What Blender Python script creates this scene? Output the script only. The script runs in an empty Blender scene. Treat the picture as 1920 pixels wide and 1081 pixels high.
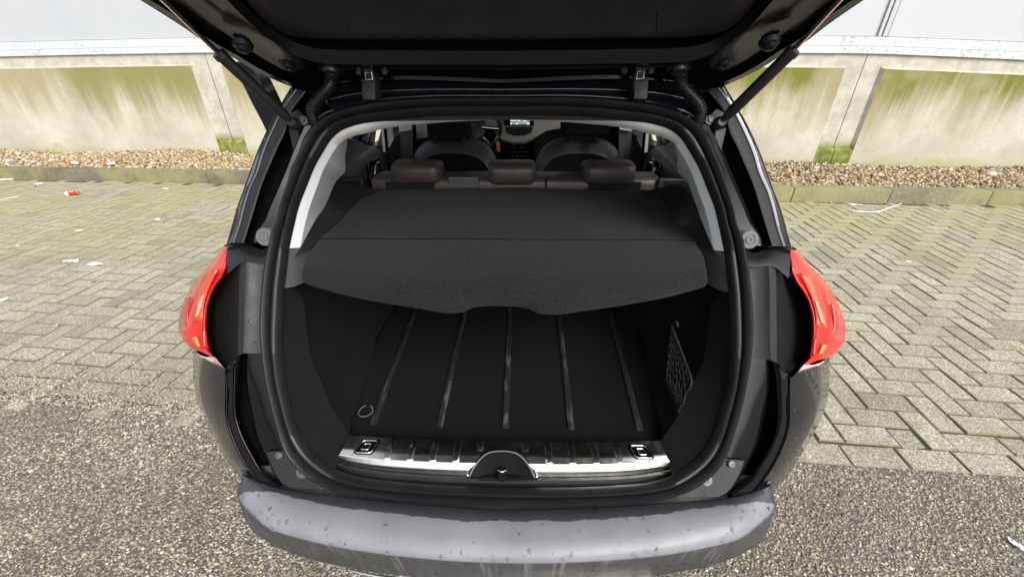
import bpy, bmesh, math, random
import numpy as np
from mathutils import Matrix, Vector

random.seed(7)
rng = np.random.default_rng(7)
S = bpy.context.scene
COL = S.collection

# ------------------------------------------------------------------ camera
PITCH, ROLL, YAW, CX, CH, FPX = 0.51224, -0.004578, -0.02717, 0.042, 1.36, 757.0


def cam_axes():
    cy, sy = math.cos(YAW), math.sin(YAW)
    f = np.array([sy * math.cos(PITCH), cy * math.cos(PITCH), -math.sin(PITCH)])
    rt = np.array([cy, -sy, 0.0])
    up = np.cross(rt, f)
    return (math.cos(ROLL) * rt + math.sin(ROLL) * up,
            -math.sin(ROLL) * rt + math.cos(ROLL) * up, f)


RT, UP, FW = cam_axes()
CAM = np.array([CX, 0.0, CH])
cd = bpy.data.cameras.new("camera")
cam = bpy.data.objects.new("camera", cd)
COL.objects.link(cam)
m = Matrix.Identity(4)
for i in range(3):
    m[i][0], m[i][1], m[i][2], m[i][3] = RT[i], UP[i], -FW[i], CAM[i]
cam.matrix_world = m
cd.sensor_width = 36.0
cd.lens = FPX / 1920 * 36.0
cd.clip_start, cd.clip_end = 0.02, 500
S.camera = cam

# ------------------------------------------------------------------ world, sun, exposure
W = bpy.data.worlds.new("World")
S.world = W
W.use_nodes = True
wn = W.node_tree.nodes
wl = W.node_tree.links
for n_ in list(wn):
    wn.remove(n_)
SUN_EL, SUN_ROT = math.radians(40), math.radians(150)
sky = wn.new("ShaderNodeTexSky")
sky.sky_type = 'NISHITA'
sky.sun_disc = False
sky.sun_elevation = SUN_EL
sky.sun_rotation = SUN_ROT
sky.air_density = 1.0
sky.dust_density = 4.0
sky.ozone_density = 1.0
hs = wn.new("ShaderNodeHueSaturation")
hs.inputs["Saturation"].default_value = 0.22
bg = wn.new("ShaderNodeBackground")
bg.inputs["Strength"].default_value = 0.15
wo = wn.new("ShaderNodeOutputWorld")
wl.new(sky.outputs[0], hs.inputs["Color"])
wl.new(hs.outputs[0], bg.inputs["Color"])
wl.new(bg.outputs[0], wo.inputs["Surface"])
sl = bpy.data.lights.new("sun", 'SUN')
sl.energy = 1.5
sl.angle = math.radians(30)
sl.color = (1.0, 0.94, 0.83)
sun = bpy.data.objects.new("sun", sl)
COL.objects.link(sun)
# direction to the sun: from behind the camera, a little to the right
sd = Vector((math.cos(SUN_EL) * math.sin(SUN_ROT), math.cos(SUN_EL) * math.cos(SUN_ROT), math.sin(SUN_EL)))
sun.rotation_euler = sd.to_track_quat('Z', 'Y').to_euler()
S.view_settings.view_transform = 'Standard'
S.view_settings.look = 'None'
S.view_settings.exposure = 0.85
S.view_settings.gamma = 1
S.view_settings.use_curve_mapping = False


# ------------------------------------------------------------------ ray helpers (points in metres, car centre at x = 0)
def ray(px, py):
    return (px - 960) / FPX * RT + (540.5 - py) / FPX * UP + FW


def UY(px, py, y):
    a = ray(px, py)
    return CAM + a * (y / a[1])


def UZ(px, py, z):
    a = ray(px, py)
    return CAM + a * ((z - CH) / a[2])


def UX(px, py, x):
    a = ray(px, py)
    return CAM + a * ((x - CX) / a[0])


def Fy(x, z):
    return 0.57 + 0.53 * (z - 0.5) + 0.12 * x * x


def U(px, py, dy=0.0):
    """point on the sloping rear face of the car"""
    a = ray(px, py)
    t = 0.8
    for _ in range(30):
        p = CAM + a * t
        y = Fy(p[0], p[2]) + dy
        t = 0.5 * t + 0.5 * (y / a[1])
    return CAM + a * t


TS = 0.6
TN = np.array([0, -TS, -1.0]) / math.hypot(1, TS)     # tailgate underside normal
TO = np.array([0, 1.0, 1.34])


def UT(px, py, d=0.0):
    """point on the open tailgate's underside, d metres below it"""
    a = ray(px, py)
    o = TO + TN * d
    return CAM + a * ((o - CAM) @ TN / (a @ TN))


def TP(x, y, d=0.0):
    return np.array([x, y, 1.34 + TS * (1.0 - y)]) + TN * d


# ------------------------------------------------------------------ mesh helpers
def rs(pts, n):
    """Catmull-Rom through pts, n points evenly by length"""
    P = np.array(pts, float)
    if len(P) == 2:
        return np.array([P[0] + (P[1] - P[0]) * t for t in np.linspace(0, 1, n)])
    Q = np.vstack([2 * P[0] - P[1], P, 2 * P[-1] - P[-2]])
    out = []
    for i in range(1, len(Q) - 2):
        p0, p1, p2, p3 = Q[i - 1:i + 3]
        d1 = max(np.linalg.norm(p2 - p1), 1e-6)
        d0 = max(np.linalg.norm(p1 - p0), 1e-6)
        d2 = max(np.linalg.norm(p3 - p2), 1e-6)
        m1 = ((p2 - p1) / d1 * d0 + (p1 - p0) / d0 * d1) / (d0 + d1) * d1
        m2 = ((p3 - p2) / d2 * d1 + (p2 - p1) / d1 * d2) / (d1 + d2) * d1
        for t in np.linspace(0, 1, 12, endpoint=False):
            out.append((2 * t**3 - 3 * t**2 + 1) * p1 + (t**3 - 2 * t**2 + t) * m1 + (-2 * t**3 + 3 * t**2) * p2 + (t**3 - t**2) * m2)
    out.append(P[-1])
    out = np.array(out)
    L = np.r_[0, np.cumsum(np.linalg.norm(np.diff(out, axis=0), axis=1))]
    s = np.linspace(0, L[-1], n)
    return np.array([np.interp(s, L, out[:, k]) for k in range(3)]).T


def par(o, p):
    o.parent = p
    if p is not None and p.type == 'EMPTY':
        o.matrix_parent_inverse = (Matrix.Translation(p.location) @ p.rotation_euler.to_matrix().to_4x4()).inverted()


def mk(name, verts, faces, mat, parent=None, smooth=True, weld=False, sharp=None):
    me = bpy.data.meshes.new(name)
    me.from_pydata([tuple(map(float, v)) for v in verts], [], [tuple(f) for f in faces])
    bm = bmesh.new()
    bm.from_mesh(me)
    if weld:
        bmesh.ops.remove_doubles(bm, verts=bm.verts, dist=1e-5)
    bmesh.ops.recalc_face_normals(bm, faces=bm.faces)
    bm.to_mesh(me)
    bm.free()
    if smooth:
        me.shade_smooth()
        if sharp:
            me.set_sharp_from_angle(angle=math.radians(sharp))
    o = bpy.data.objects.new(name, me)
    COL.objects.link(o)
    if mat:
        me.materials.append(mat)
    if parent is not None:
        par(o, parent)
    return o


def grid(curves, closed=False):
    n = len(curves[0])
    V = np.vstack(curves)
    Fc = []
    for j in range(len(curves) - 1):
        for i in range(n - 1):
            a = j * n + i
            Fc.append((a, a + 1, a + n + 1, a + n))
        if closed:
            a = j * n + n - 1
            Fc.append((a, j * n, (j + 1) * n, a + n))
    return V, Fc


def mirror(V, Fc):
    M = np.array(V) * np.array([-1, 1, 1])
    return M, [tuple(reversed(f)) for f in Fc]


def finish(o, solid=0.0, offset=-1, sub=0, bevel=0.0):
    if solid:
        md = o.modifiers.new("solid", 'SOLIDIFY')
        md.thickness = solid
        md.offset = offset
    if bevel:
        md = o.modifiers.new("bevel", 'BEVEL')
        md.width = bevel
        md.segments = 2
        md.limit_method = 'ANGLE'
        md.angle_limit = math.radians(35)
    if sub:
        md = o.modifiers.new("sub", 'SUBSURF')
        md.levels = md.render_levels = sub
    return o


def centred(c):
    """left half curve whose last point is made to sit on the centre plane"""
    c = [np.array(p, float) for p in c]
    c[-1][0] = 0.0
    for p in c:
        p[0] = min(p[0], 0.0)
    return c


def loft(name, curves, n, mat, parent, mode='join', solid=0, offset=-1, sharp=45, bevel=0):
    if mode == 'join':
        curves = [centred(c) for c in curves]
    cs = [rs(c, n) for c in curves]
    V, Fc = grid(cs)
    if mode == 'join':
        M, G = mirror(V, Fc)
        k = len(V)
        o = mk(name, np.vstack([V, M]), Fc + [tuple(i + k for i in f) for f in G], mat, parent, weld=True, sharp=sharp)
        return finish(o, solid, offset, bevel=bevel)
    a = mk(name, V, Fc, mat, parent, sharp=sharp)
    finish(a, solid, offset, bevel=bevel)
    if mode == 'single':
        return a
    M, G = mirror(V, Fc)
    b = mk(name, M, G, mat, parent if not isinstance(parent, tuple) else parent[1], sharp=sharp)
    finish(b, solid, offset, bevel=bevel)
    return a, b


def box(name, c, s, mat, parent=None, rot=None, bevel=0.0, seg=2, taper=None):
    bm = bmesh.new()
    bmesh.ops.create_cube(bm, size=1)
    for v in bm.verts:
        v.co = Vector((v.co.x * s[0], v.co.y * s[1], v.co.z * s[2]))
        if taper and v.co.z > 0:
            v.co.x *= taper[0]
            v.co.y *= taper[1]
    if bevel:
        bmesh.ops.bevel(bm, geom=bm.edges[:], offset=bevel, segments=seg, profile=0.7, affect='EDGES')
    M = Matrix.Translation(Vector(c)) @ (rot.to_4x4() if rot else Matrix.Identity(4))
    bmesh.ops.transform(bm, matrix=M, verts=bm.verts)
    me = bpy.data.meshes.new(name)
    bm.to_mesh(me)
    bm.free()
    if bevel:
        me.shade_smooth()
        me.set_sharp_from_angle(angle=math.radians(50))
    o = bpy.data.objects.new(name, me)
    COL.objects.link(o)
    me.materials.append(mat)
    if parent is not None:
        par(o, parent)
    return o


def tube(name, pts, r, mat, parent=None, n=10, cap=True, seg=None, closed=False):
    """r: number or list; pts: list of 3D points"""
    P = np.array(pts, float) if seg is None else rs(pts, seg)
    k = len(P)
    R = [r] * k if np.isscalar(r) else list(np.interp(np.linspace(0, 1, k), np.linspace(0, 1, len(r)), r))
    V, Fc = [], []
    nv = np.array([0.13, 0.37, 0.92])
    for i in range(k):
        if closed:
            t = P[(i + 1) % k] - P[i - 1]
        else:
            t = P[min(i + 1, k - 1)] - P[max(i - 1, 0)]
        t = t / (np.linalg.norm(t) + 1e-9)
        a = nv - t * (nv @ t)
        if np.linalg.norm(a) < 1e-3:
            a = np.cross(t, [1, 0, 0])
        a /= np.linalg.norm(a)
        nv = a
        b = np.cross(t, a)
        for j in range(n):
            th = 2 * math.pi * j / n
            V.append(P[i] + R[i] * (a * math.cos(th) + b * math.sin(th)))
    for i in range(k if closed else k - 1):
        for j in range(n):
            j2 = (j + 1) % n
            i2 = (i + 1) % k
            Fc.append((i * n + j, i * n + j2, i2 * n + j2, i2 * n + j))
    if cap and not closed:
        Fc.append(tuple(range(n))[::-1])
        Fc.append(tuple((k - 1) * n + j for j in range(n)))
    return mk(name, V, Fc, mat, parent, sharp=50)


def disc(name, c, nrm, prof, mat, parent=None, n=28):
    """lathe: prof = [(radius, height along nrm)]"""
    nrm = np.array(nrm, float)
    nrm /= np.linalg.norm(nrm)
    a = np.cross(nrm, [1, 0, 0.01])
    a /= np.linalg.norm(a)
    b = np.cross(nrm, a)
    V, Fc = [], []
    for r, h in prof:
        for j in range(n):
            th = 2 * math.pi * j / n
            V.append(np.array(c) + nrm * h + r * (a * math.cos(th) + b * math.sin(th)))
    for i in range(len(prof) - 1):
        for j in range(n):
            j2 = (j + 1) % n
            Fc.append((i * n + j, i * n + j2, (i + 1) * n + j2, (i + 1) * n + j))
    if prof[-1][0] > 0:
        Fc.append(tuple((len(prof) - 1) * n + j for j in range(n)))
    return mk(name, V, Fc, mat, parent, sharp=40)


def prism(name, pts, depth, mat, parent=None, bevel=0):
    """polygon pts (3D, roughly planar) extruded by the vector depth"""
    n = len(pts)
    V = [np.array(p) for p in pts] + [np.array(p) + np.array(depth) for p in pts]
    Fc = [tuple(range(n)), tuple(range(2 * n - 1, n - 1, -1))]
    for i in range(n):
        j = (i + 1) % n
        Fc.append((i, j, n + j, n + i))
    o = mk(name, V, Fc, mat, parent, smooth=bool(bevel), sharp=40)
    return finish(o, bevel=bevel)


def thing(name, label, cat, loc=(0, 0, 0), group=None):
    o = bpy.data.objects.new(name, None)
    COL.objects.link(o)
    o.empty_display_size = 0.1
    o.location = loc
    o["label"] = label
    o["category"] = cat
    if group:
        o["group"] = group
    return o


def tag(o, label, cat, group=None):
    o["label"] = label
    o["category"] = cat
    if group:
        o["group"] = group
    return o


def structure(o):
    o["kind"] = "structure"
    return o


# ------------------------------------------------------------------ materials
def newmat(name):
    mt = bpy.data.materials.new(name)
    mt.use_nodes = True
    nt = mt.node_tree
    return mt, nt, nt.nodes["Principled BSDF"]


def node(nt, typ, **kw):
    n = nt.nodes.new(typ)
    for k, v in kw.items():
        if k in n.inputs.keys() if hasattr(n, 'inputs') else False:
            n.inputs[k].default_value = v
        else:
            setattr(n, k, v)
    return n


def noise(nt, scale, detail=4, rough=0.6, vec=None, dim=None):
    n = nt.nodes.new("ShaderNodeTexNoise")
    n.inputs["Scale"].default_value = scale
    n.inputs["Detail"].default_value = detail
    n.inputs["Roughness"].default_value = rough
    if vec is not None:
        nt.links.new(vec, n.inputs["Vector"])
    return n.outputs["Fac"]


def ramp(nt, fac, stops):
    r = nt.nodes.new("ShaderNodeValToRGB")
    el = r.color_ramp.elements
    while len(el) < len(stops):
        el.new(0.5)
    for e, (p, c) in zip(el, stops):
        e.position = p
        e.color = (c[0], c[1], c[2], 1) if not np.isscalar(c) else (c, c, c, 1)
    nt.links.new(fac, r.inputs["Fac"])
    return r.outputs["Color"]


def mix(nt, fac, a, b, typ='MIX'):
    n = nt.nodes.new("ShaderNodeMix")
    n.data_type = 'RGBA'
    n.blend_type = typ
    for sock, v in ((n.inputs[0], fac), (n.inputs[6], a), (n.inputs[7], b)):
        if hasattr(v, 'is_linked'):
            nt.links.new(v, sock)
        elif np.isscalar(v):
            sock.default_value = v if sock == n.inputs[0] else (v, v, v, 1)
        else:
            sock.default_value = (*v, 1) if len(v) == 3 else v
    return n.outputs[2]


def math_(nt, op, a, b=None, clamp=False):
    n = nt.nodes.new("ShaderNodeMath")
    n.operation = op
    n.use_clamp = clamp
    for i, v in enumerate((a, b)):
        if v is None:
            continue
        if hasattr(v, 'is_linked'):
            nt.links.new(v, n.inputs[i])
        else:
            n.inputs[i].default_value = v
    return n.outputs[0]


def maprange(nt, v, a, b, c=0.0, d=1.0, smooth=True):
    n = nt.nodes.new("ShaderNodeMapRange")
    n.interpolation_type = 'SMOOTHSTEP' if smooth else 'LINEAR'
    nt.links.new(v, n.inputs[0])
    for i, x in enumerate((a, b, c, d)):
        n.inputs[i + 1].default_value = x
    return n.outputs[0]


def objco(nt):
    return nt.nodes.new("ShaderNodeNewGeometry").outputs["Position"]


def scaled(nt, vec, s):
    n = nt.nodes.new("ShaderNodeMapping")
    n.inputs["Scale"].default_value = s
    nt.links.new(vec, n.inputs["Vector"])
    return n.outputs[0]


def bump(nt, bs, h, strength=0.5, dist=0.002):
    b = nt.nodes.new("ShaderNodeBump")
    b.inputs["Strength"].default_value = strength
    b.inputs["Distance"].default_value = dist
    nt.links.new(h, b.inputs["Height"])
    nt.links.new(b.outputs[0], bs.inputs["Normal"])


def simple(name, col, rough=0.5, metal=0.0, coat=0.0, spec=0.5, var=0.12, bscale=0, bstr=0.3, bdist=0.001, rvar=0.08, croll=None, coatr=0.05, vscale=9):
    mt, nt, bs = newmat(name)
    pos = objco(nt)
    nz = noise(nt, vscale, 5, 0.65, pos)
    c = mix(nt, nz, tuple(x * (1 - var) for x in col), tuple(x * (1 + var) for x in col))
    nt.links.new(c, bs.inputs["Base Color"])
    nt.links.new(maprange(nt, noise(nt, 23, 4, 0.6, pos), 0.3, 0.7, max(0.02, rough - rvar), rough + rvar), bs.inputs["Roughness"])
    bs.inputs["Metallic"].default_value = metal
    bs.inputs["Coat Weight"].default_value = coat
    bs.inputs["Coat Roughness"].default_value = coatr
    bs.inputs["Specular IOR Level"].default_value = spec
    if bscale:
        bump(nt, bs, noise(nt, bscale, 3, 0.6, pos), bstr, bdist)
    return mt


M = {}
M['paint'] = simple("black_paint", (0.006, 0.0055, 0.009), 0.22, 0.0, 0.8, 0.12, rvar=0.05, coatr=0.015)
M['lip'] = simple("painted_lip", (0.08, 0.08, 0.10), 0.3, 0.6, 0.5, 0.5, rvar=0.05)  # paler, metallic version of the paint; puts the highlight into edge lines
M['gloss'] = simple("gloss_black", (0.004, 0.004, 0.005), 0.05, 0, 0.0, 0.32, rvar=0.05)
M['gate'] = simple("tailgate_inner_paint", (0.005, 0.0045, 0.005), 0.16, 0.0, 0.0, 0.35, rvar=0.05, coatr=0.06)
M['plastic'] = simple("grained_black_plastic", (0.010, 0.010, 0.0125), 0.46, 0, 0, 0.4, bscale=900, bstr=0.25, bdist=0.0004)
M['plastic2'] = simple("dark_trim_plastic", (0.010, 0.011, 0.0125), 0.5, 0, 0, 0.35, bscale=700, bstr=0.3, bdist=0.0004)
M['gatetrim'] = simple("tailgate_trim_plastic", (0.017, 0.0185, 0.020), 0.46, 0, 0, 0.45, bscale=500, bstr=0.4, bdist=0.0005)
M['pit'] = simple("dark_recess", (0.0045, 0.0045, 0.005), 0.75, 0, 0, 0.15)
M['netcord'] = simple("net_cord", (0.010, 0.010, 0.011), 0.8, spec=0.2)
M['rubber'] = simple("seal_rubber", (0.010, 0.0105, 0.012), 0.38, 0, 0, 0.38, bscale=300, bstr=0.15, bdist=0.0006)
M['ltrim'] = simple("pale_grey_trim", (0.80, 0.86, 0.88), 0.6, 0, 0, 0.35, var=0.05, bscale=700, bstr=0.3, bdist=0.0004)
M['ltrim2'] = simple("pale_warm_grey_trim", (0.84, 0.84, 0.83), 0.7, 0, 0, 0.3, var=0.05, bscale=700, bstr=0.3, bdist=0.0004)
M['mgrey'] = simple("mid_grey_trim", (0.10, 0.11, 0.115), 0.6, 0, 0, 0.35, var=0.08, bscale=600, bstr=0.3, bdist=0.0004)
M['chrome'] = simple("chrome", (0.75, 0.74, 0.72), 0.14, 1.0, rvar=0.05)
M['steelbolt'] = simple("dull_bolt", (0.10, 0.10, 0.10), 0.45, 0.6)
M['leather_brown'] = simple("brown_leather", (0.052, 0.040, 0.035), 0.42, 0, 0, 0.5, bscale=260, bstr=0.35, bdist=0.0012)
M['leather_black'] = simple("black_leather", (0.058, 0.066, 0.071), 0.42, 0, 0, 0.5, bscale=260, bstr=0.3, bdist=0.001)
M['cloth_black'] = simple("black_cloth", (0.014, 0.014, 0.015), 0.95, 0, 0, 0.1, bscale=900, bstr=0.5, bdist=0.001)
M['beige'] = simple("beige_dash", (0.66, 0.62, 0.55), 0.5, 0, 0, 0.4, var=0.05)
M['yellow'] = simple("yellow_plastic", (0.85, 0.50, 0.01), 0.35)
M['white'] = simple("white_paper", (0.75, 0.76, 0.78), 0.7, var=0.05)
M['redpaint'] = simple("red_print", (0.55, 0.02, 0.02), 0.3)
M['alu'] = simple("aluminium", (0.7, 0.7, 0.7), 0.3, 0.9)
M['orangeprint'] = simple("orange_print", (0.75, 0.16, 0.04), 0.5)
M['tyre'] = simple("tyre_rubber", (0.02, 0.02, 0.02), 0.8)
M['leaf'] = simple("dry_leaf", (0.20, 0.12, 0.05), 0.8, var=0.4)
M['moss'] = simple("moss_green", (0.14, 0.19, 0.02), 0.9, var=0.4, vscale=60)
M['straw'] = simple("pale_straw", (0.5, 0.44, 0.28), 0.8)
M['stonewhite'] = simple("white_stone", (0.62, 0.60, 0.55), 0.8, bscale=80, bstr=0.5, bdist=0.004)


def mat_carpet(name, c0, c1, scale=520, sheen=0.25):
    mt, nt, bs = newmat(name)
    pos = objco(nt)
    n1 = noise(nt, scale, 3, 0.8, pos)
    n2 = noise(nt, 9, 4, 0.6, pos)
    f = math_(nt, 'ADD', maprange(nt, n1, 0.30, 0.70, 0, 0.8), math_(nt, 'MULTIPLY', n2, 0.25))
    nt.links.new(mix(nt, f, c0, c1), bs.inputs["Base Color"])
    bs.inputs["Roughness"].default_value = 0.95
    bs.inputs["Specular IOR Level"].default_value = 0.12
    bs.inputs["Sheen Weight"].default_value = sheen
    bs.inputs["Sheen Roughness"].default_value = 0.5
    bs.inputs["Sheen Tint"].default_value = (0.6, 0.6, 0.62, 1)
    bump(nt, bs, n1, 0.9, 0.003)
    return mt


M['felt'] = mat_carpet("grey_black_felt", (0.0022, 0.0022, 0.0025), (0.021, 0.021, 0.023), 260, 0.07)
M['lining'] = mat_carpet("boot_lining", (0.003, 0.003, 0.0035), (0.010, 0.010, 0.0115), 330, 0.04)
M['carpet'] = mat_carpet("boot_carpet", (0.0018, 0.0018, 0.002), (0.0075, 0.0075, 0.0085), 330, 0.02)


def mat_bumper():
    mt, nt, bs = newmat("weathered_bumper_plastic")
    pos = objco(nt)
    n1 = noise(nt, 6, 6, 0.6, pos)
    st = noise(nt, 1.0, 4, 0.6, scaled(nt, pos, (90, 6, 6)))
    c = mix(nt, maprange(nt, n1, 0.3, 0.7), (0.150, 0.160, 0.180), (0.19, 0.202, 0.225))
    # pale run marks on the steep rear face
    geo = nt.nodes.new("ShaderNodeNewGeometry")
    sep = nt.nodes.new("ShaderNodeSeparateXYZ")
    nt.links.new(geo.outputs["Position"], sep.inputs[0])
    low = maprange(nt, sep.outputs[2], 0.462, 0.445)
    stf = math_(nt, 'MULTIPLY', maprange(nt, st, 0.50, 0.66), low)
    big = maprange(nt, noise(nt, 1.0, 2, 0.5, scaled(nt, pos, (5, 3, 3))), 0.36, 0.5)
    stf = math_(nt, 'MULTIPLY', stf, big)
    c = mix(nt, math_(nt, 'MULTIPLY', stf, 0.6), c, (0.22, 0.22, 0.21))
    # fine scratches and scuffs
    sc = noise(nt, 1.0, 2, 0.5, scaled(nt, pos, (14, 160, 40)))
    c = mix(nt, math_(nt, 'MULTIPLY', maprange(nt, sc, 0.66, 0.78), 0.25), c, (0.2, 0.2, 0.21))
    # strip along the body: smooth water film plus tailgate reflection painted dark, ragged edge
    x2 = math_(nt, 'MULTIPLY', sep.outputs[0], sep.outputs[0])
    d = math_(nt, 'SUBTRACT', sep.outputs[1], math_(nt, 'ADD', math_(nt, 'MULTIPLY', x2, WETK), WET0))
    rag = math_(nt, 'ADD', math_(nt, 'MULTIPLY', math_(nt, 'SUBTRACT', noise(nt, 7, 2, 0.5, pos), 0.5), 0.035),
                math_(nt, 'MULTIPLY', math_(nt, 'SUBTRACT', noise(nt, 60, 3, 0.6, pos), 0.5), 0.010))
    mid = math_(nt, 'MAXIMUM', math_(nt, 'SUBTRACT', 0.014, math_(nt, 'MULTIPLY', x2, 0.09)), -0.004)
    wet = maprange(nt, math_(nt, 'ADD', math_(nt, 'ADD', d, mid), rag), -0.019, -0.0165)  # mask of the water film and the painted reflection
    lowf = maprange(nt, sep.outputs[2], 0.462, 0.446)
    c = mix(nt, math_(nt, 'MULTIPLY', wet, 0.9), c, (0.030, 0.031, 0.036))  # tailgate reflection painted dark into the colour
    c = mix(nt, lowf, c, mix(nt, stf, (0.042, 0.043, 0.046), (0.105, 0.106, 0.108)))  # steep rear face: its shade is painted into the colour
    nt.links.new(c, bs.inputs["Base Color"])
    ro = maprange(nt, noise(nt, 11, 5, 0.65, pos), 0.35, 0.65, 0.42, 0.56)
    nt.links.new(math_(nt, 'SUBTRACT', ro, math_(nt, 'MULTIPLY', wet, 0.12)), bs.inputs["Roughness"])
    bs.inputs["Specular IOR Level"].default_value = 0.45
    bump(nt, bs, noise(nt, 1100, 2, 0.6, pos), 0.35, 0.0004)
    return mt


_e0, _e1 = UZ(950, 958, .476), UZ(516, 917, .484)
WET0 = float(_e0[1])  # edge of the band of water film and painted reflection
WETK = float((_e1[1] - _e0[1]) / _e1[0] ** 2)  # curve of the band of water film and painted reflection
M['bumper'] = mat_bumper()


def mat_lamp(name, tint, gloss=(1, 1, 1)):
    mt, nt, bs = newmat(name)
    bs.inputs["Base Color"].default_value = (*tint, 1)
    pos = objco(nt)
    wv = nt.nodes.new("ShaderNodeTexWave")
    wv.inputs["Scale"].default_value = 60
    wv.inputs["Distortion"].default_value = 1.5
    nt.links.new(pos, wv.inputs["Vector"])
    n1 = noise(nt, 14, 4, 0.7, pos)
    c = mix(nt, maprange(nt, n1, 0.42, 0.62), tuple(x * 0.55 for x in tint), tint)
    c = mix(nt, math_(nt, 'MULTIPLY', wv.outputs["Fac"], 0.25), c, tuple(min(1, x * 1.6 + 0.02) for x in tint))
    nt.links.new(c, bs.inputs["Base Color"])
    bs.inputs["Roughness"].default_value = 0.35
    bs.inputs["Coat Weight"].default_value = 0.6
    bs.inputs["Coat Roughness"].default_value = 0.02
    bs.inputs["Subsurface Weight"].default_value = 0.15
    bs.inputs["Subsurface Scale"].default_value = 0.02
    bs.inputs["Subsurface Radius"].default_value = (1, 0.1, 0.05)
    return mt


M['red'] = mat_lamp("red_lens", (0.70, 0.010, 0.008))
M['red2'] = mat_lamp("deep_red_lens", (0.42, 0.004, 0.006))
M['amber'] = mat_lamp("amber_lens", (0.85, 0.16, 0.01))
M['orangered'] = mat_lamp("orange_red_lens", (0.80, 0.055, 0.012))
M['pink'] = mat_lamp("pale_red_lens", (0.88, 0.30, 0.20))  # colour of the pale reflection painted on the lens
M['clear'] = mat_lamp("clear_pink_lens", (0.62, 0.42, 0.40))


def mat_glass(name, tint=(0.93, 0.95, 0.95), transp=0.85):
    mt, nt, bs = newmat(name)
    out = nt.nodes["Material Output"]
    t = nt.nodes.new("ShaderNodeBsdfTransparent")
    t.inputs[0].default_value = (*tint, 1)
    g = nt.nodes.new("ShaderNodeBsdfGlossy")
    g.inputs["Roughness"].default_value = 0.02
    fr = nt.nodes.new("ShaderNodeFresnel")
    mx = nt.nodes.new("ShaderNodeMixShader")
    nt.links.new(fr.outputs[0], mx.inputs[0])
    nt.links.new(t.outputs[0], mx.inputs[1])
    nt.links.new(g.outputs[0], mx.inputs[2])
    nt.links.new(mx.outputs[0], out.inputs["Surface"])
    return mt


M['glass'] = mat_glass("tinted_glass")
mt, nt, bs = newmat("water")
bs.inputs["Base Color"].default_value = (1, 1, 1, 1)
bs.inputs["Roughness"].default_value = 0.0
bs.inputs["Transmission Weight"].default_value = 1
bs.inputs["IOR"].default_value = 1.33
M['water'] = mt


def mat_steel():
    mt, nt, bs = newmat("brushed_steel")
    pos = objco(nt)
    br = noise(nt, 1.0, 3, 0.6, scaled(nt, pos, (6, 700, 700)))
    bs.inputs["Metallic"].default_value = 1
    nt.links.new(mix(nt, maprange(nt, noise(nt, 30, 5, 0.7, pos), 0.4, 0.65), (0.80, 0.79, 0.76), (0.68, 0.67, 0.64)), bs.inputs["Base Color"])
    nt.links.new(maprange(nt, noise(nt, 40, 3, 0.6, pos), 0.35, 0.7, 0.20, 0.26), bs.inputs["Roughness"])
    bump(nt, bs, br, 0.06, 0.0003)
    return mt


M['steel'] = mat_steel()


def mat_strip():
    mt, nt, bs = newmat("worn_rubber_strip")
    pos = objco(nt)
    w = maprange(nt, noise(nt, 1, 5, 0.7, scaled(nt, pos, (50, 12, 20))), 0.5, 0.66)
    nt.links.new(mix(nt, w, (0.011, 0.011, 0.013), (0.055, 0.06, 0.068)), bs.inputs["Base Color"])
    bs.inputs["Roughness"].default_value = 0.45
    return mt


M['strip'] = mat_strip()


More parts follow.
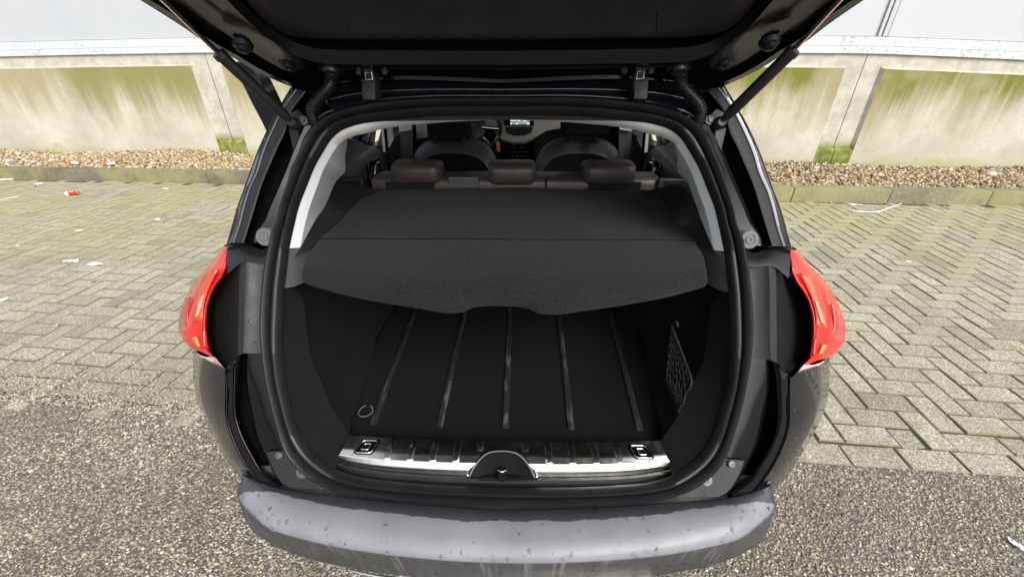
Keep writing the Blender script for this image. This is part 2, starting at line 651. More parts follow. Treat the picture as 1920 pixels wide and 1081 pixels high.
def mat_wall():
    """cast concrete; tan and algae runs come down from the top edge of the recessed field"""
    mt, nt, bs = newmat("weathered_concrete")
    pos = objco(nt)
    sep = nt.nodes.new("ShaderNodeSeparateXYZ")
    nt.links.new(pos, sep.inputs[0])
    n1 = noise(nt, 1.6, 6, 0.65, pos)
    n2 = noise(nt, 55, 5, 0.7, pos)
    c = mix(nt, maprange(nt, n1, 0.3, 0.7), (0.36, 0.335, 0.27), (0.50, 0.48, 0.41))
    c = mix(nt, math_(nt, 'MULTIPLY', maprange(nt, n2, 0.35, 0.65), 0.3), c, (0.34, 0.31, 0.26))
    # streak reach varies along x
    s1 = noise(nt, 1, 5, 0.62, scaled(nt, pos, (3.0, 3.0, 0.22)))
    s2 = noise(nt, 1, 4, 0.6, scaled(nt, pos, (0.8, 0.8, 0.12)))
    zz = sep.outputs[2]
    reach = math_(nt, 'ADD', math_(nt, 'MULTIPLY', s1, 1.5), math_(nt, 'MULTIPLY', s2, 1.2))     # about 0.9..1.8
    h = math_(nt, 'ADD', zz, math_(nt, 'MULTIPLY', math_(nt, 'SUBTRACT', reach, 1.35), 0.85))
    fine0 = noise(nt, 1, 5, 0.7, scaled(nt, pos, (11, 11, 0.5)))
    h = math_(nt, 'ADD', h, math_(nt, 'MULTIPLY', math_(nt, 'SUBTRACT', fine0, 0.5), 0.6))
    tan = maprange(nt, h, 0.55, 1.2)
    c = mix(nt, math_(nt, 'MULTIPLY', tan, 0.8), c, (0.26, 0.222, 0.115))
    s3 = noise(nt, 1, 5, 0.65, scaled(nt, pos, (3.1, 3.1, 0.25)))
    h2 = math_(nt, 'ADD', zz, math_(nt, 'MULTIPLY', math_(nt, 'SUBTRACT', s3, 0.5), 1.25))
    fine_ = noise(nt, 1, 5, 0.7, scaled(nt, pos, (16, 16, 0.7)))
    h2 = math_(nt, 'ADD', h2, math_(nt, 'MULTIPLY', math_(nt, 'SUBTRACT', fine_, 0.5), 0.7))
    g = maprange(nt, h2, 0.72, 1.26)
    gm = maprange(nt, noise(nt, 0.9, 3, 0.6, pos), 0.36, 0.54)
    rightm = maprange(nt, sep.outputs[0], -2.0, 3.0, 0.6, 1.0)
    g = math_(nt, 'MULTIPLY', math_(nt, 'MULTIPLY', g, gm), rightm)
    c = mix(nt, math_(nt, 'MULTIPLY', g, 0.95), c, (0.125, 0.140, 0.014))
    # damp algae at the foot of the wall
    nf = noise(nt, 3.2, 5, 0.7, pos)
    hf = math_(nt, 'SUBTRACT', zz, math_(nt, 'MULTIPLY', nf, 0.55))
    c = mix(nt, math_(nt, 'MULTIPLY', maprange(nt, hf, 0.0, -0.16), 0.6), c, (0.25, 0.26, 0.08))
    pores = maprange(nt, noise(nt, 26, 3, 0.75, pos), 0.66, 0.74)
    c = mix(nt, math_(nt, 'MULTIPLY', pores, 0.55), c, (0.13, 0.12, 0.08))
    lich = maprange(nt, noise(nt, 38, 2, 0.6, pos), 0.70, 0.76)
    c = mix(nt, math_(nt, 'MULTIPLY', lich, 0.6), c, (0.6, 0.6, 0.54))
    nt.links.new(c, bs.inputs["Base Color"])
    bs.inputs["Roughness"].default_value = 0.85
    bs.inputs["Specular IOR Level"].default_value = 0.25
    bump(nt, bs, n2, 0.45, 0.012)
    return mt


M['wall'] = mat_wall()
def mat_frame():
    mt, nt, bs = newmat("pale_concrete")
    pos = objco(nt)
    sep = nt.nodes.new("ShaderNodeSeparateXYZ")
    nt.links.new(pos, sep.inputs[0])
    n1 = noise(nt, 7, 5, 0.65, pos)
    n2 = noise(nt, 70, 4, 0.6, pos)
    c = mix(nt, maprange(nt, n1, 0.3, 0.7), (0.33, 0.315, 0.265), (0.44, 0.43, 0.375))
    h = math_(nt, 'SUBTRACT', sep.outputs[2], math_(nt, 'MULTIPLY', n1, 0.22))
    c = mix(nt, maprange(nt, h, 0.36, 0.22), c, (0.15, 0.175, 0.02))
    nt.links.new(c, bs.inputs["Base Color"])
    bs.inputs["Roughness"].default_value = 0.88
    bump(nt, bs, n2, 0.4, 0.008)
    return mt


M['wallframe'] = mat_frame()
M['unused_frame'] = simple("pale_concrete", (0.52, 0.50, 0.43), 0.85, spec=0.2, var=0.2, vscale=7, bscale=70, bstr=0.4, bdist=0.008)


def mat_foot():
    mt, nt, bs = newmat("algae_concrete")
    pos = objco(nt)
    n1 = noise(nt, 9, 6, 0.7, pos)
    nt.links.new(mix(nt, maprange(nt, n1, 0.35, 0.62), (0.22, 0.23, 0.07), (0.095, 0.12, 0.012)), bs.inputs["Base Color"])
    bs.inputs["Roughness"].default_value = 0.9
    bump(nt, bs, noise(nt, 60, 4, 0.7, pos), 0.5, 0.01)
    return mt


M['foot'] = mat_foot()


def mat_clad():
    mt, nt, bs = newmat("coated_sheet_metal")
    pos = objco(nt)
    n1 = noise(nt, 1, 4, 0.6, scaled(nt, pos, (2, 2, 0.6)))
    n2 = noise(nt, 160, 2, 0.5, pos)
    c = mix(nt, n1, (0.36, 0.385, 0.42), (0.42, 0.445, 0.475))
    c = mix(nt, math_(nt, 'MULTIPLY', n2, 0.15), c, (0.2, 0.2, 0.22))
    nt.links.new(c, bs.inputs["Base Color"])
    bs.inputs["Roughness"].default_value = 0.5
    bump(nt, bs, n2, 0.15, 0.002)
    return mt


M['clad'] = mat_clad()


def mat_flash():
    mt, nt, bs = newmat("white_flashing")
    pos = objco(nt)
    n1 = noise(nt, 1, 5, 0.75, scaled(nt, pos, (26, 26, 40)))
    nm = noise(nt, 0.6, 2, 0.5, pos)
    f = math_(nt, 'MULTIPLY', maprange(nt, n1, 0.5, 0.66), maprange(nt, nm, 0.46, 0.66))
    nt.links.new(mix(nt, math_(nt, 'MULTIPLY', f, 0.9), (0.47, 0.495, 0.53), (0.16, 0.19, 0.08)), bs.inputs["Base Color"])
    bs.inputs["Roughness"].default_value = 0.4
    return mt


M['flash'] = mat_flash()


def mat_speck(name, base, lo, hi, scale, moss=0.0, use_rnd=True):
    """exposed-aggregate concrete"""
    mt, nt, bs = newmat(name)
    pos = objco(nt)
    v = nt.nodes.new("ShaderNodeTexVoronoi")
    v.inputs["Scale"].default_value = scale
    nt.links.new(pos, v.inputs["Vector"])
    sep = nt.nodes.new("ShaderNodeSeparateColor")
    nt.links.new(v.outputs["Color"], sep.inputs[0])
    c = ramp(nt, sep.outputs[0], [(0.0, lo), (0.35, tuple(x * 1.0 for x in base)), (0.7, tuple(x * 1.12 for x in base)), (0.93, hi), (1.0, tuple(x * 1.15 for x in hi))])
    nb = noise(nt, 2.3, 6, 0.65, pos)
    c = mix(nt, math_(nt, 'MULTIPLY', maprange(nt, nb, 0.35, 0.7), 0.38), c, tuple(x * 0.45 for x in base))
    if use_rnd:
        at = nt.nodes.new("ShaderNodeAttribute")
        at.attribute_name = "rnd"
        oi = nt.nodes.new("ShaderNodeObjectInfo")
        r = math_(nt, 'FRACT', math_(nt, 'ADD', at.outputs["Fac"], oi.outputs["Random"]))
        c = mix(nt, 0.55, c, ramp(nt, r, [(0, (0.38, 0.38, 0.39)), (0.12, (0.8, 0.8, 0.8)), (0.7, (1.0, 0.99, 0.95)), (1, (1.15, 1.13, 1.05))]), 'MULTIPLY')
    if moss:
        sp = nt.nodes.new("ShaderNodeSeparateXYZ")
        nt.links.new(pos, sp.inputs[0])
        far = maprange(nt, sp.outputs[1], 1.6, 4.6)
        nm = maprange(nt, noise(nt, 1.1, 5, 0.7, pos), 0.35, 0.62)
        c = mix(nt, math_(nt, 'MULTIPLY', math_(nt, 'MULTIPLY', far, nm), moss), c, (0.30, 0.285, 0.115))
    nt.links.new(c, bs.inputs["Base Color"])
    bs.inputs["Roughness"].default_value = 0.75
    bs.inputs["Specular IOR Level"].default_value = 0.35
    bump(nt, bs, v.outputs["Distance"], 0.55, 0.003)
    return mt


M['paver'] = mat_speck("paver_concrete", (0.315, 0.30, 0.24), (0.14, 0.135, 0.11), (0.54, 0.51, 0.43), 210, moss=0.75)
M['joint'] = simple("joint_sand", (0.085, 0.08, 0.045), 0.95, var=0.5, vscale=40, bscale=400, bstr=0.8, bdist=0.003, spec=0.1)
M['paveredge'] = simple("paver_edge_dirt", (0.205, 0.195, 0.145), 0.95, var=0.45, vscale=35, spec=0.1)  # joint shade painted into the colour of chamfers and sides
M['road'] = mat_speck("road_binder", (0.115, 0.107, 0.092), (0.06, 0.057, 0.052), (0.36, 0.32, 0.25), 170, use_rnd=False)
M['kerb'] = mat_speck("kerb_concrete", (0.14, 0.135, 0.09), (0.09, 0.09, 0.06), (0.27, 0.25, 0.20), 170, moss=0.55)
M['soil'] = simple("damp_soil", (0.13, 0.10, 0.07), 0.95, var=0.4, spec=0.1)


def mat_attr(name, rough=0.55, spec=0.5):
    mt, nt, bs = newmat(name)
    at = nt.nodes.new("ShaderNodeAttribute")
    at.attribute_name = "tint"
    pos = objco(nt)
    c = mix(nt, math_(nt, 'MULTIPLY', noise(nt, 130, 3, 0.6, pos), 0.5), at.outputs["Color"], mix(nt, 1.0, at.outputs["Color"], (0.55, 0.5, 0.45), 'MULTIPLY'))
    nt.links.new(c, bs.inputs["Base Color"])
    bs.inputs["Roughness"].default_value = rough
    bs.inputs["Specular IOR Level"].default_value = spec
    return mt


M['pebble'] = mat_attr("pebble_stone", 0.6, 0.4)
M['chip'] = mat_attr("road_chip_stone", 0.5, 0.5)


# ------------------------------------------------------------------ fast stone scatter
def ico(sub=0):
    bm = bmesh.new()
    bmesh.ops.create_icosphere(bm, subdivisions=sub + 1, radius=1)
    V = np.array([v.co[:] for v in bm.verts])
    Fc = np.array([[v.index for v in f.verts] for f in bm.faces])
    bm.free()
    return V, Fc


def stones(name, P, R, tints, mat, parent=None, flat=(0.45, 0.7), seed=1):
    g = np.random.default_rng(seed)
    V0, F0 = ico(0)
    n = len(P)
    k = len(V0)
    sc = np.stack([g.uniform(0.75, 1.3, n), g.uniform(0.6, 1.0, n), g.uniform(*flat, n)], 1) * R[:, None]
    jit = g.uniform(0.78, 1.2, (n, k, 1))
    V = V0[None] * jit * sc[:, None, :]
    th = g.uniform(0, 6.283, n)
    c, s = np.cos(th)[:, None], np.sin(th)[:, None]
    x = V[:, :, 0] * c - V[:, :, 1] * s
    y = V[:, :, 0] * s + V[:, :, 1] * c
    z = V[:, :, 2]
    tl = g.normal(0, 0.35, (n, 1))
    y2, z2 = y * np.cos(tl) - z * np.sin(tl), y * np.sin(tl) + z * np.cos(tl)
    V = np.stack([x, y2, z2], 2) + P[:, None, :]
    Fc = (F0[None] + (np.arange(n) * k)[:, None, None]).reshape(-1, 3)
    me = bpy.data.meshes.new(name)
    me.vertices.add(n * k)
    me.vertices.foreach_set("co", V.reshape(-1).astype(np.float32))
    me.loops.add(Fc.size)
    me.loops.foreach_set("vertex_index", Fc.reshape(-1).astype(np.int32))
    me.polygons.add(len(Fc))
    me.polygons.foreach_set("loop_start", (np.arange(len(Fc)) * 3).astype(np.int32))
    me.update(calc_edges=True)
    me.shade_smooth()
    at = me.attributes.new("tint", 'FLOAT_COLOR', 'POINT')
    colr = np.ones((n, k, 4), np.float32)
    colr[:, :, :3] = tints[:, None, :]
    at.data.foreach_set("color", colr.reshape(-1))
    o = bpy.data.objects.new(name, me)
    COL.objects.link(o)
    me.materials.append(mat)
    if parent is not None:
        par(o, parent)
    return o


def pick(g, n, pal, w, v=0.18):
    pal = np.array(pal)
    i = g.choice(len(pal), n, p=np.array(w) / sum(w))
    return np.clip(pal[i] * g.uniform(1 - v, 1 + v, (n, 1)), 0, 1)


# =================================================================== GROUND
ground = structure(mk("ground", [(-60, -60, -0.03), (60, -60, -0.03), (60, 60, -0.03), (-60, 60, -0.03)], [(0, 1, 2, 3)], M['road'], smooth=False))


def edge_line(x):        # near edge of the paving (y as a function of x)
    return np.interp(x, [-8, -2.2, 1.0, 7], [1.62, 1.33, 1.06, 0.70])


def kerb_line(x):        # foot of the kerb
    return np.interp(x, [-9, -7.0, -3.5, -1.2, 1.2, 2.9, 5.3, 8], [5.37, 5.27, 5.08, 4.87, 4.57, 4.42, 4.30, 4.17])


def wall_line(x):
    return 5.92 - 0.07 * x


# road sheet up to the paving
xs = np.linspace(-12, 12, 61)
V = [(x, -14.0, 0.0) for x in xs] + [(x, edge_line(x) + 0.02, 0.0) for x in xs]
road = structure(mk("road", V, [(i, i + 1, 62 + i, 61 + i) for i in range(60)], M['road'], smooth=False))
# chips of exposed aggregate, real stones bedded in the binder
g = np.random.default_rng(3)
PAL_CHIP = [(0.46, 0.42, 0.34), (0.34, 0.31, 0.25), (0.22, 0.21, 0.19), (0.15, 0.145, 0.14), (0.37, 0.28, 0.13), (0.56, 0.54, 0.49), (0.28, 0.25, 0.20)]
N = 110000
cx_, cy_ = g.uniform(-3.4, 3.2, N * 4), g.uniform(-0.5, 1.62, N * 4)
keep = (cy_ < edge_line(cx_) + g.normal(0, 0.012, N * 4)) & ~((np.abs(cx_) < 0.6) & (cy_ > 0.75))
# thin out where it is far from the lens
keep &= g.uniform(0, 1, N * 4) < np.clip(1.35 - 0.33 * np.hypot(cx_, cy_), 0.12, 1) * np.where(cy_ < 0.1, 0.5, 1.0)
cx_, cy_ = cx_[keep][:N], cy_[keep][:N]
n = len(cx_)
R = g.gamma(8, 0.00040, n) + 0.0009
P = np.stack([cx_, cy_, R * 0.0 + 0.0001], 1)
structure(road)
from mathutils import noise as mnoise
patch = np.array([1.0 + 0.42 * mnoise.noise(Vector((a_ * 2.2, b_ * 2.2, 0))) + 0.25 * mnoise.noise(Vector((a_ * 9, b_ * 9, 4))) for a_, b_ in zip(cx_, cy_)])
st = stones("road_chippings", P, R, np.clip(pick(g, n, PAL_CHIP, [3.2, 5, 5.5, 5, 2.2, 1.2, 4]) * patch[:, None], 0, 0.8), M['chip'], None, (0.4, 0.65), 5)
st["kind"] = "stuff"
# stray chips lying over the first rows of paving on the left
n = 9000
cx_ = g.uniform(-3.4, -0.6, n)
cy_ = edge_line(cx_) - 0.03 + g.exponential(0.10, n)
R = g.gamma(8, 0.0004, n) + 0.001
st = stones("loose_chippings", np.stack([cx_, cy_, 0.006 + R * 0.3], 1), R, pick(g, n, PAL_CHIP, [4, 5, 3, 2, 2.2, 2.5, 3]), M['chip'], None, (0.4, 0.65), 6)
st["kind"] = "stuff"

# paving bed
V = [(x, edge_line(x), -0.004) for x in xs] + [(x, kerb_line(x) + 0.03, -0.004) for x in xs]
paving = structure(mk("paving", V, [(i, i + 1, 62 + i, 61 + i) for i in range(60)], M['joint'], smooth=False))

BL, BW, JT = 0.21, 0.105, 0.0065


def paver_verts(L, Wd, g, top=0.004):
    c = 0.0048
    hx, hy = L / 2 - JT / 2, Wd / 2 - JT / 2
    v = []
    for (x, y, z) in [(-hx, -hy, -0.03), (hx, -hy, -0.03), (hx, hy, -0.03), (-hx, hy, -0.03),
                      (-hx, -hy, top - 0.0035), (hx, -hy, top - 0.0035), (hx, hy, top - 0.0035), (-hx, hy, top - 0.0035),
                      (-hx + c, -hy + c, top), (hx - c, -hy + c, top), (hx - c, hy - c, top), (-hx + c, hy - c, top)]:
        v.append([x + (g.normal(0, 0.0009) if z > -0.02 else 0), y + (g.normal(0, 0.0009) if z > -0.02 else 0), z])
    f = [(8, 9, 10, 11)]
    for a in (0, 4):
        for i in range(4):
            j = (i + 1) % 4
            f.append((a + i, a + j, a + 4 + j, a + 4 + i))
    return np.array(v), f


gp = np.random.default_rng(11)
variants = []
for k in range(10):
    v, f = paver_verts(BL, BW, gp)
    me = bpy.data.meshes.new("paver")
    me.from_pydata(v.tolist(), [], f)
    me.materials.append(M['paver'])
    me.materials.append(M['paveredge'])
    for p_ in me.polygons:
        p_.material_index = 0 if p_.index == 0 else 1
    variants.append((me, v, f))

# herringbone, aligned with the kerb
ANG = -0.085
ca, sa = math.cos(ANG), math.sin(ANG)
OX, OY = 0.0, 1.17
bricks = []
for i in range(-105, 90):
    for j in range(-20, 64):
        if (i - j) % 4 == 0:
            bricks.append(((i + 1.0) * BW, (j + 0.5) * BW, 0))
        if (i - j) % 4 == 3:
            bricks.append(((i + 0.5) * BW, (j + 1.0) * BW, 1))
placed = []
for u, v_, rot in bricks:
    x, y = OX + u * ca - v_ * sa, OY + u * sa + v_ * ca
    if x < -10.5 or x > 7.2 or abs(x) < 0.62 and 1.1 < y < 4.2:
        continue
    if y > kerb_line(x) - 0.02 or y < edge_line(x) + (0.03 if x > -0.3 else 0.02):
        continue
    placed.append([x, y, ANG + (math.pi / 2 if rot else 0), 0.008 if x > -0.3 and y < edge_line(x) + 0.168 else 0.0])
# running edge course on the right side, long sides along the kerb direction
s = -0.35
while s < 7:
    x, x2 = s, s + BL
    y, y2 = edge_line(x), edge_line(x2)
    placed.append([(x + x2) / 2, (y + y2) / 2 + BW / 2 + 0.008, math.atan2(y2 - y, x2 - x), 0.0])
    s += BL * math.cos(math.atan2(y2 - y, x2 - x))


def visible(x, y):
    d = np.array([x, y, 0.0]) - CAM
    zc = d @ FW
    if zc < 0.1:
        return False
    px, py = 960 + FPX * (d @ RT) / zc, 540.5 - FPX * (d @ UP) / zc
    if not (-40 < px < 1960 and 0 < py < 1120):
        return False
    # not behind the car body
    return not (365 + 0.02 * abs(py - 600) < px < 1540)


placed.sort(key=lambda b: (not visible(b[0], b[1]), math.hypot(b[0], b[1])))
for k, (x, y, a, lowz) in enumerate(placed[:298]):
    o = bpy.data.objects.new("paver", variants[k % 10][0])
    COL.objects.link(o)
    par(o, paving)
    o.location = (x, y, gp.normal(0, 0.0012) - lowz)
    o.rotation_euler = (gp.normal(0, 0.006), gp.normal(0, 0.008), a + gp.normal(0, 0.010))
V, Fc, RN = [], [], []
for k, (x, y, a, lowz) in enumerate(placed[298:]):
    me, v, f = variants[gp.integers(10)]
    a += gp.normal(0, 0.006)
    c, s_ = math.cos(a), math.sin(a)
    w = np.stack([v[:, 0] * c - v[:, 1] * s_ + x, v[:, 0] * s_ + v[:, 1] * c + y,
                  v[:, 2] + gp.normal(0, 0.0012) - lowz + v[:, 0] * gp.normal(0, 0.006)], 1)
    b = len(V) * 12
    V.append(w)
    RN += [gp.random()] * 12
    Fc += [tuple(i + b for i in q) for q in f]
V = np.vstack(V)
me = bpy.data.meshes.new("paver")
me.from_pydata(V.tolist(), [], Fc)
at = me.attributes.new("rnd", 'FLOAT', 'POINT')
at.data.foreach_set("value", RN)
me.materials.append(M['paver'])
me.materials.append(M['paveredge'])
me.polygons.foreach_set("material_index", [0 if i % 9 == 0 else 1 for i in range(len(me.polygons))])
o = bpy.data.objects.new("far_pavers", me)
COL.objects.link(o)
par(o, paving)
o["kind"] = "stuff"

# kerb stones
kerb = structure(mk("kerb", [(-12, kerb_line(-12) + 0.02, -0.02), (8, kerb_line(8) + 0.02, -0.02), (8, kerb_line(8) + 0.09, -0.02), (-12, kerb_line(-12) + 0.09, -0.02)], [(0, 1, 2, 3)], M['kerb'], smooth=False))
x = -12.0
while x < 7.9:
    x2 = x + 1.0
    y, y2 = kerb_line(x), kerb_line(x2)
    ang = math.atan2(y2 - y, x2 - x)
    L = math.hypot(x2 - x, y2 - y) - 0.006
    ks = box("kerb_stone", ((x + x2) / 2, (y + y2) / 2 + 0.075, 0.05), (L, 0.14, 0.20), M['kerb'], kerb,
             rot=Matrix.Rotation(ang, 3, 'Z'), bevel=0.012)
    x = x2

# gravel bed
V = []
for x in xs:
    V.append((x, kerb_line(x) + 0.13, 0.10))
for x in xs:
    V.append((x, wall_line(x) + 0.05, 0.14))
bed = structure(mk("planting_strip", V, [(i, i + 1, 62 + i, 61 + i) for i in range(60)], M['soil'], smooth=False))
g = np.random.default_rng(21)
N = 42000
x = g.uniform(-10.5, 7.6, N)
t = g.uniform(0, 1, N)
y = kerb_line(x) + 0.15 + t * (wall_line(x) - 0.03 - kerb_line(x) - 0.15)
mound = 0.045 * np.exp(-((x + 5.2) / 1.4) ** 2) + 0.02 * np.sin(x * 2.1) * t
z = 0.115 + 0.03 * t + mound * t + g.uniform(-0.012, 0.016, N)
R = g.gamma(5, 0.0024, N) + 0.0035
PAL_G = [(0.40, 0.31, 0.17), (0.28, 0.18, 0.085), (0.46, 0.39, 0.27), (0.26, 0.205, 0.14), (0.12, 0.10, 0.085), (0.52, 0.49, 0.42), (0.32, 0.215, 0.10)]
st = stones("gravel", np.stack([x, y, z], 1), R, pick(g, N, PAL_G, [5, 3.5, 5, 3, 2, 2.5, 3]), M['pebble'], None, (0.5, 0.85), 9)
st["kind"] = "stuff"


# =================================================================== WALL
def top_z(x):
    return np.interp(x, [-9, -7.4, -6, -4.28, -2, 1, 4.12, 5, 5.8, 8], [1.455, 1.49, 1.508, 1.522, 1.525, 1.505, 1.468, 1.432, 1.395, 1.29])


JX = [-12.68, -8.48, -4.28, -0.1, 4.12, 8.3]
DZ = 0.0
WALL_LABEL = ["concrete wall panel beyond the left edge, past the second joint",
              "pale concrete wall panel at the left edge with tan and faint green runs",
              "concrete wall panel just right of the left joint, mostly hidden behind the car",
              "concrete wall panel right behind the car with bright green stain by the right joint",
              "concrete wall panel at the right edge with dark green and brown runs"]
for k in range(5):
    x0, x1 = JX[k] + 0.004, JX[k + 1] - 0.004
    W0 = thing("concrete_wall_panel", WALL_LABEL[k], "wall panel", ((x0 + x1) / 2, wall_line((x0 + x1) / 2), 0), "concrete panels of the long wall")
    n = 24
    X = np.linspace(x0, x1, n)
    fr = 0.19
    Xi = np.linspace(x0 + fr, x1 - fr, n)
    tz, tzi = top_z(X), top_z(Xi)
    d = 0.045                                   # the field stands proud of the frame
    Y = wall_line(X)
    Xs = np.linspace(x0 + fr, x1 - fr, n)
    Xf = np.linspace(x0 + fr + 0.03, x1 - fr - 0.03, n)
    z_lo, z_ft = -0.1, 0.36
    zt_ = top_z(Xf) - 0.198
    V = [np.stack([Xf, wall_line(Xf) - d, np.full(n, z_lo)], 1), np.stack([Xf, wall_line(Xf) - d, zt_ * 0.5], 1), np.stack([Xf, wall_line(Xf) - d, zt_], 1)]
    A, Fa = grid(V)
    mk("field", A, Fa, M['wall'], W0, smooth=False)
    A, Fa = grid([np.stack([Xf, wall_line(Xf) - d, zt_], 1), np.stack([Xs, wall_line(Xs), top_z(Xs) - 0.178], 1)])
    mk("top_chamfer", A, Fa, M['wallframe'], W0, smooth=False)
    A, Fa = grid([np.stack([X, Y, tz - 0.30], 1), np.stack([X, Y, tz - 0.004], 1), np.stack([X, Y + 0.16, tz - 0.004], 1)])
    mk("top_rail", A, Fa, M['wallframe'], W0, smooth=False)
    for sgn, xa in ((1, x0), (-1, x1)):
        xb = xa + sgn * fr
        xc = xa + sgn * (fr + 0.03)
        ya, yb, yc = wall_line(xa), wall_line(xb), wall_line(xc)
        za, zb = float(top_z(xa)), float(top_z(xb))
        V = [(xa, ya, z_ft - 0.02), (xb, yb, z_ft - 0.02), (xb, yb, zb - 0.30), (xa, ya, za - 0.30), (xc, yc - d, z_ft - 0.02), (xc, yc - d, zb - 0.20), (xb, yb, zb - 0.178)]
        mk("upright", V, [(0, 1, 2, 3), (1, 4, 5, 6, 2)], M['wallframe'], W0, smooth=False)
        V = [(xa, ya - d, z_lo), (xc, yc - d, z_lo), (xc, yc - d, z_ft - 0.03), (xa, ya - d, z_ft - 0.03), (xb, yb, z_ft), (xa, ya, z_ft), (xa, ya, z_lo), (xc, yc - d, z_ft)]
        mk("foot", V, [(0, 1, 2, 3), (3, 2, 4, 5), (0, 3, 5, 6), (2, 7, 4)], M['foot'], W0, smooth=False)
# shadow gap backing
wb = mk("wall_backing", [(-12.6, wall_line(-12.6) + 0.16, -0.1), (8.5, wall_line(8.5) + 0.16, -0.1), (8.5, wall_line(8.5) + 0.16, 1.25), (-12.6, wall_line(-12.6) + 0.16, 1.25)],
        [(0, 1, 2, 3)], M['pit'], smooth=False)
structure(wb)

# sheet-metal building standing on the wall
BU = thing("metal_clad_building", "light grey sheet-metal warehouse wall with white flashing above the concrete wall", "building", (0, 6, 0))
X = np.linspace(-9, 8.5, 60)


def band(name, z0, z1, out, mat, thick=0.02, x0=-12.6, x1=8.5):
    Xb = np.linspace(x0, x1, 60)
    Y = wall_line(Xb) - out
    tz = top_z(Xb)
    A, Fa = grid([np.stack([Xb, Y + thick, tz + z0], 1), np.stack([Xb, Y, tz + z0], 1), np.stack([Xb, Y, tz + z1], 1), np.stack([Xb, Y + thick, tz + z1], 1)])
    return mk(name, A, Fa, mat, BU, smooth=False)


band("drip_flashing", -0.045, 0.030, 0.03, M['flash'], 0.05)
band("flashing_upstand", 0.034, 0.125, 0.012, M['flash'], 0.04)
zz = 0.129
hts = [0.50, 1.0, 1.0, 1.0, 1.0]
xj = [-12.6, -4.28, 4.22, 8.5]
for i, hgt in enumerate(hts):
    for j in range(3):
        band("cladding_panel", zz + 0.002, zz + hgt - 0.014, -0.012, M['clad'], 0.03, xj[j] + 0.03, xj[j + 1] - 0.03)
    band("joint_rail", zz + hgt - 0.013, zz + hgt, -0.006, M['flash'], 0.03)
    zz += hgt
for xx in xj[1:3]:
    yy = wall_line(xx)
    zt = float(top_z(xx))
    for dx, w_, out in ((-0.055, 0.035, 0.018), (0.0, 0.05, 0.028), (0.055, 0.035, 0.018)):
        box("cover_strip", (xx + dx, yy - out / 2 + 0.02, zt + 0.13 + 2.2), (w_, 0.02 + out, 4.4), M['clad'], BU, bevel=0.003)

# =================================================================== CAR
CARL = (0.0, 2.4, 0.0)
car = thing("hatchback_car", "black hatchback seen from behind with its tailgate open and boot empty", "car", CARL)

A_px = [(950, 186), (800, 187), (720, 193), (667, 203), (633, 213), (608, 225), (583, 247), (564, 290), (550, 323), (540, 357), (529, 390), (522, 420),
        (515, 433), (507, 467), (500, 500), (496, 533), (493, 567), (491, 603), (493, 640), (500, 695), (511, 751), (526, 806), (538, 843), (552, 864),
        (579, 890), (603, 904), (640, 917), (701, 927), (800, 936), (950, 943)]
B_px = [(950, 213), (800, 215), (720, 223), (667, 230), (633, 243), (615, 260), (605, 276), (587, 307), (570, 348), (555, 387), (547, 420), (542, 442),
        (537, 467), (532, 508), (528, 542), (526, 580), (524, 654), (529, 709), (540, 759), (554, 806), (576, 843), (601, 866), (630, 885), (665, 897),
        (720, 905), (800, 912), (950, 918)]
NS = 160
A3 = rs(centred([U(*p) for p in A_px[::-1]])[::-1] if False else [np.array([0.0, *U(*A_px[0])[1:]])] + [U(*p) for p in A_px[1:-1]] + [np.array([0.0, *U(*A_px[-1])[1:]])], NS)
B3 = rs([np.array([0.0, *U(*B_px[0])[1:]])] + [U(*p) for p in B_px[1:-1]] + [np.array([0.0, *U(*B_px[-1])[1:]])], NS)
NV = np.array([0, -0.88, 0.47])
cs = []
for t, h in ((0, 0.0), (0.04, 0.010), (0.14, 0.019), (0.27, 0.022), (0.40, 0.017), (0.47, 0.006), (0.52, -0.004), (0.58, 0.004), (0.66, 0.012), (0.78, 0.013), (0.90, 0.008), (1.0, -0.012)):
    cs.append(A3 * (1 - t) + B3 * t + NV * h)
V, Fc = grid(cs)
Mv, Mf = mirror(V, Fc)
seal = mk("weather_seal", np.vstack([V, Mv]), Fc + [tuple(i + len(V) for i in f) for f in Mf], M['rubber'], car, weld=True, sharp=60)


def UL(pts, dy=0.0):
    return [U(*p, dy) for p in pts]


# pillars
p0 = UL([(612, 222), (583, 247), (564, 290), (550, 323), (540, 357), (529, 390), (522, 420), (511, 450)], 0.004)
pc_in = [(592, 195), (570, 240), (548, 292), (536, 323), (523, 353), (508, 387), (498, 412), (482, 436), (477, 455)]
pt_in = [(573, 172), (542, 218), (535, 245), (520, 277), (507, 307), (490, 348), (478, 387), (468, 420), (457, 455)]
ph = [(556, 168), (533, 202), (513, 240), (492, 290), (482, 323), (467, 357), (457, 390), (450, 418), (438, 455)]
ph2 = [(x - 7 + i * 0.3, y) for i, (x, y) in enumerate(ph)]
po = [(545, 164), (527, 195), (501, 243), (480, 290), (468, 323), (456, 357), (444, 390), (435, 422), (424, 461)]
c = [p0, UL(pc_in, -0.006), UL([(x - 3, y) for x, y in pc_in], 0.0)]
loft("pillar_flange", c, 40, M['paint'], car, 'copy')
c = [UL([(x - 2, y) for x, y in pc_in], 0.002), UL([(x - 5, y) for x, y in pc_in], 0.07), UL([(x + 4, y) for x, y in pt_in], 0.07), UL([(x + 1, y) for x, y in pt_in], 0.004)]
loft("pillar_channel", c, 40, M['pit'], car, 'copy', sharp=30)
c = [UL([(x + 1, y) for x, y in pt_in], 0.006), UL(pt_in, -0.006), UL([(x - 4, y) for x, y in pt_in], -0.008), UL([(x + 4, y) for x, y in ph], -0.004), UL(ph, 0.004)]
loft("pillar_trim", c, 40, M['plastic'], car, 'copy', sharp=30)
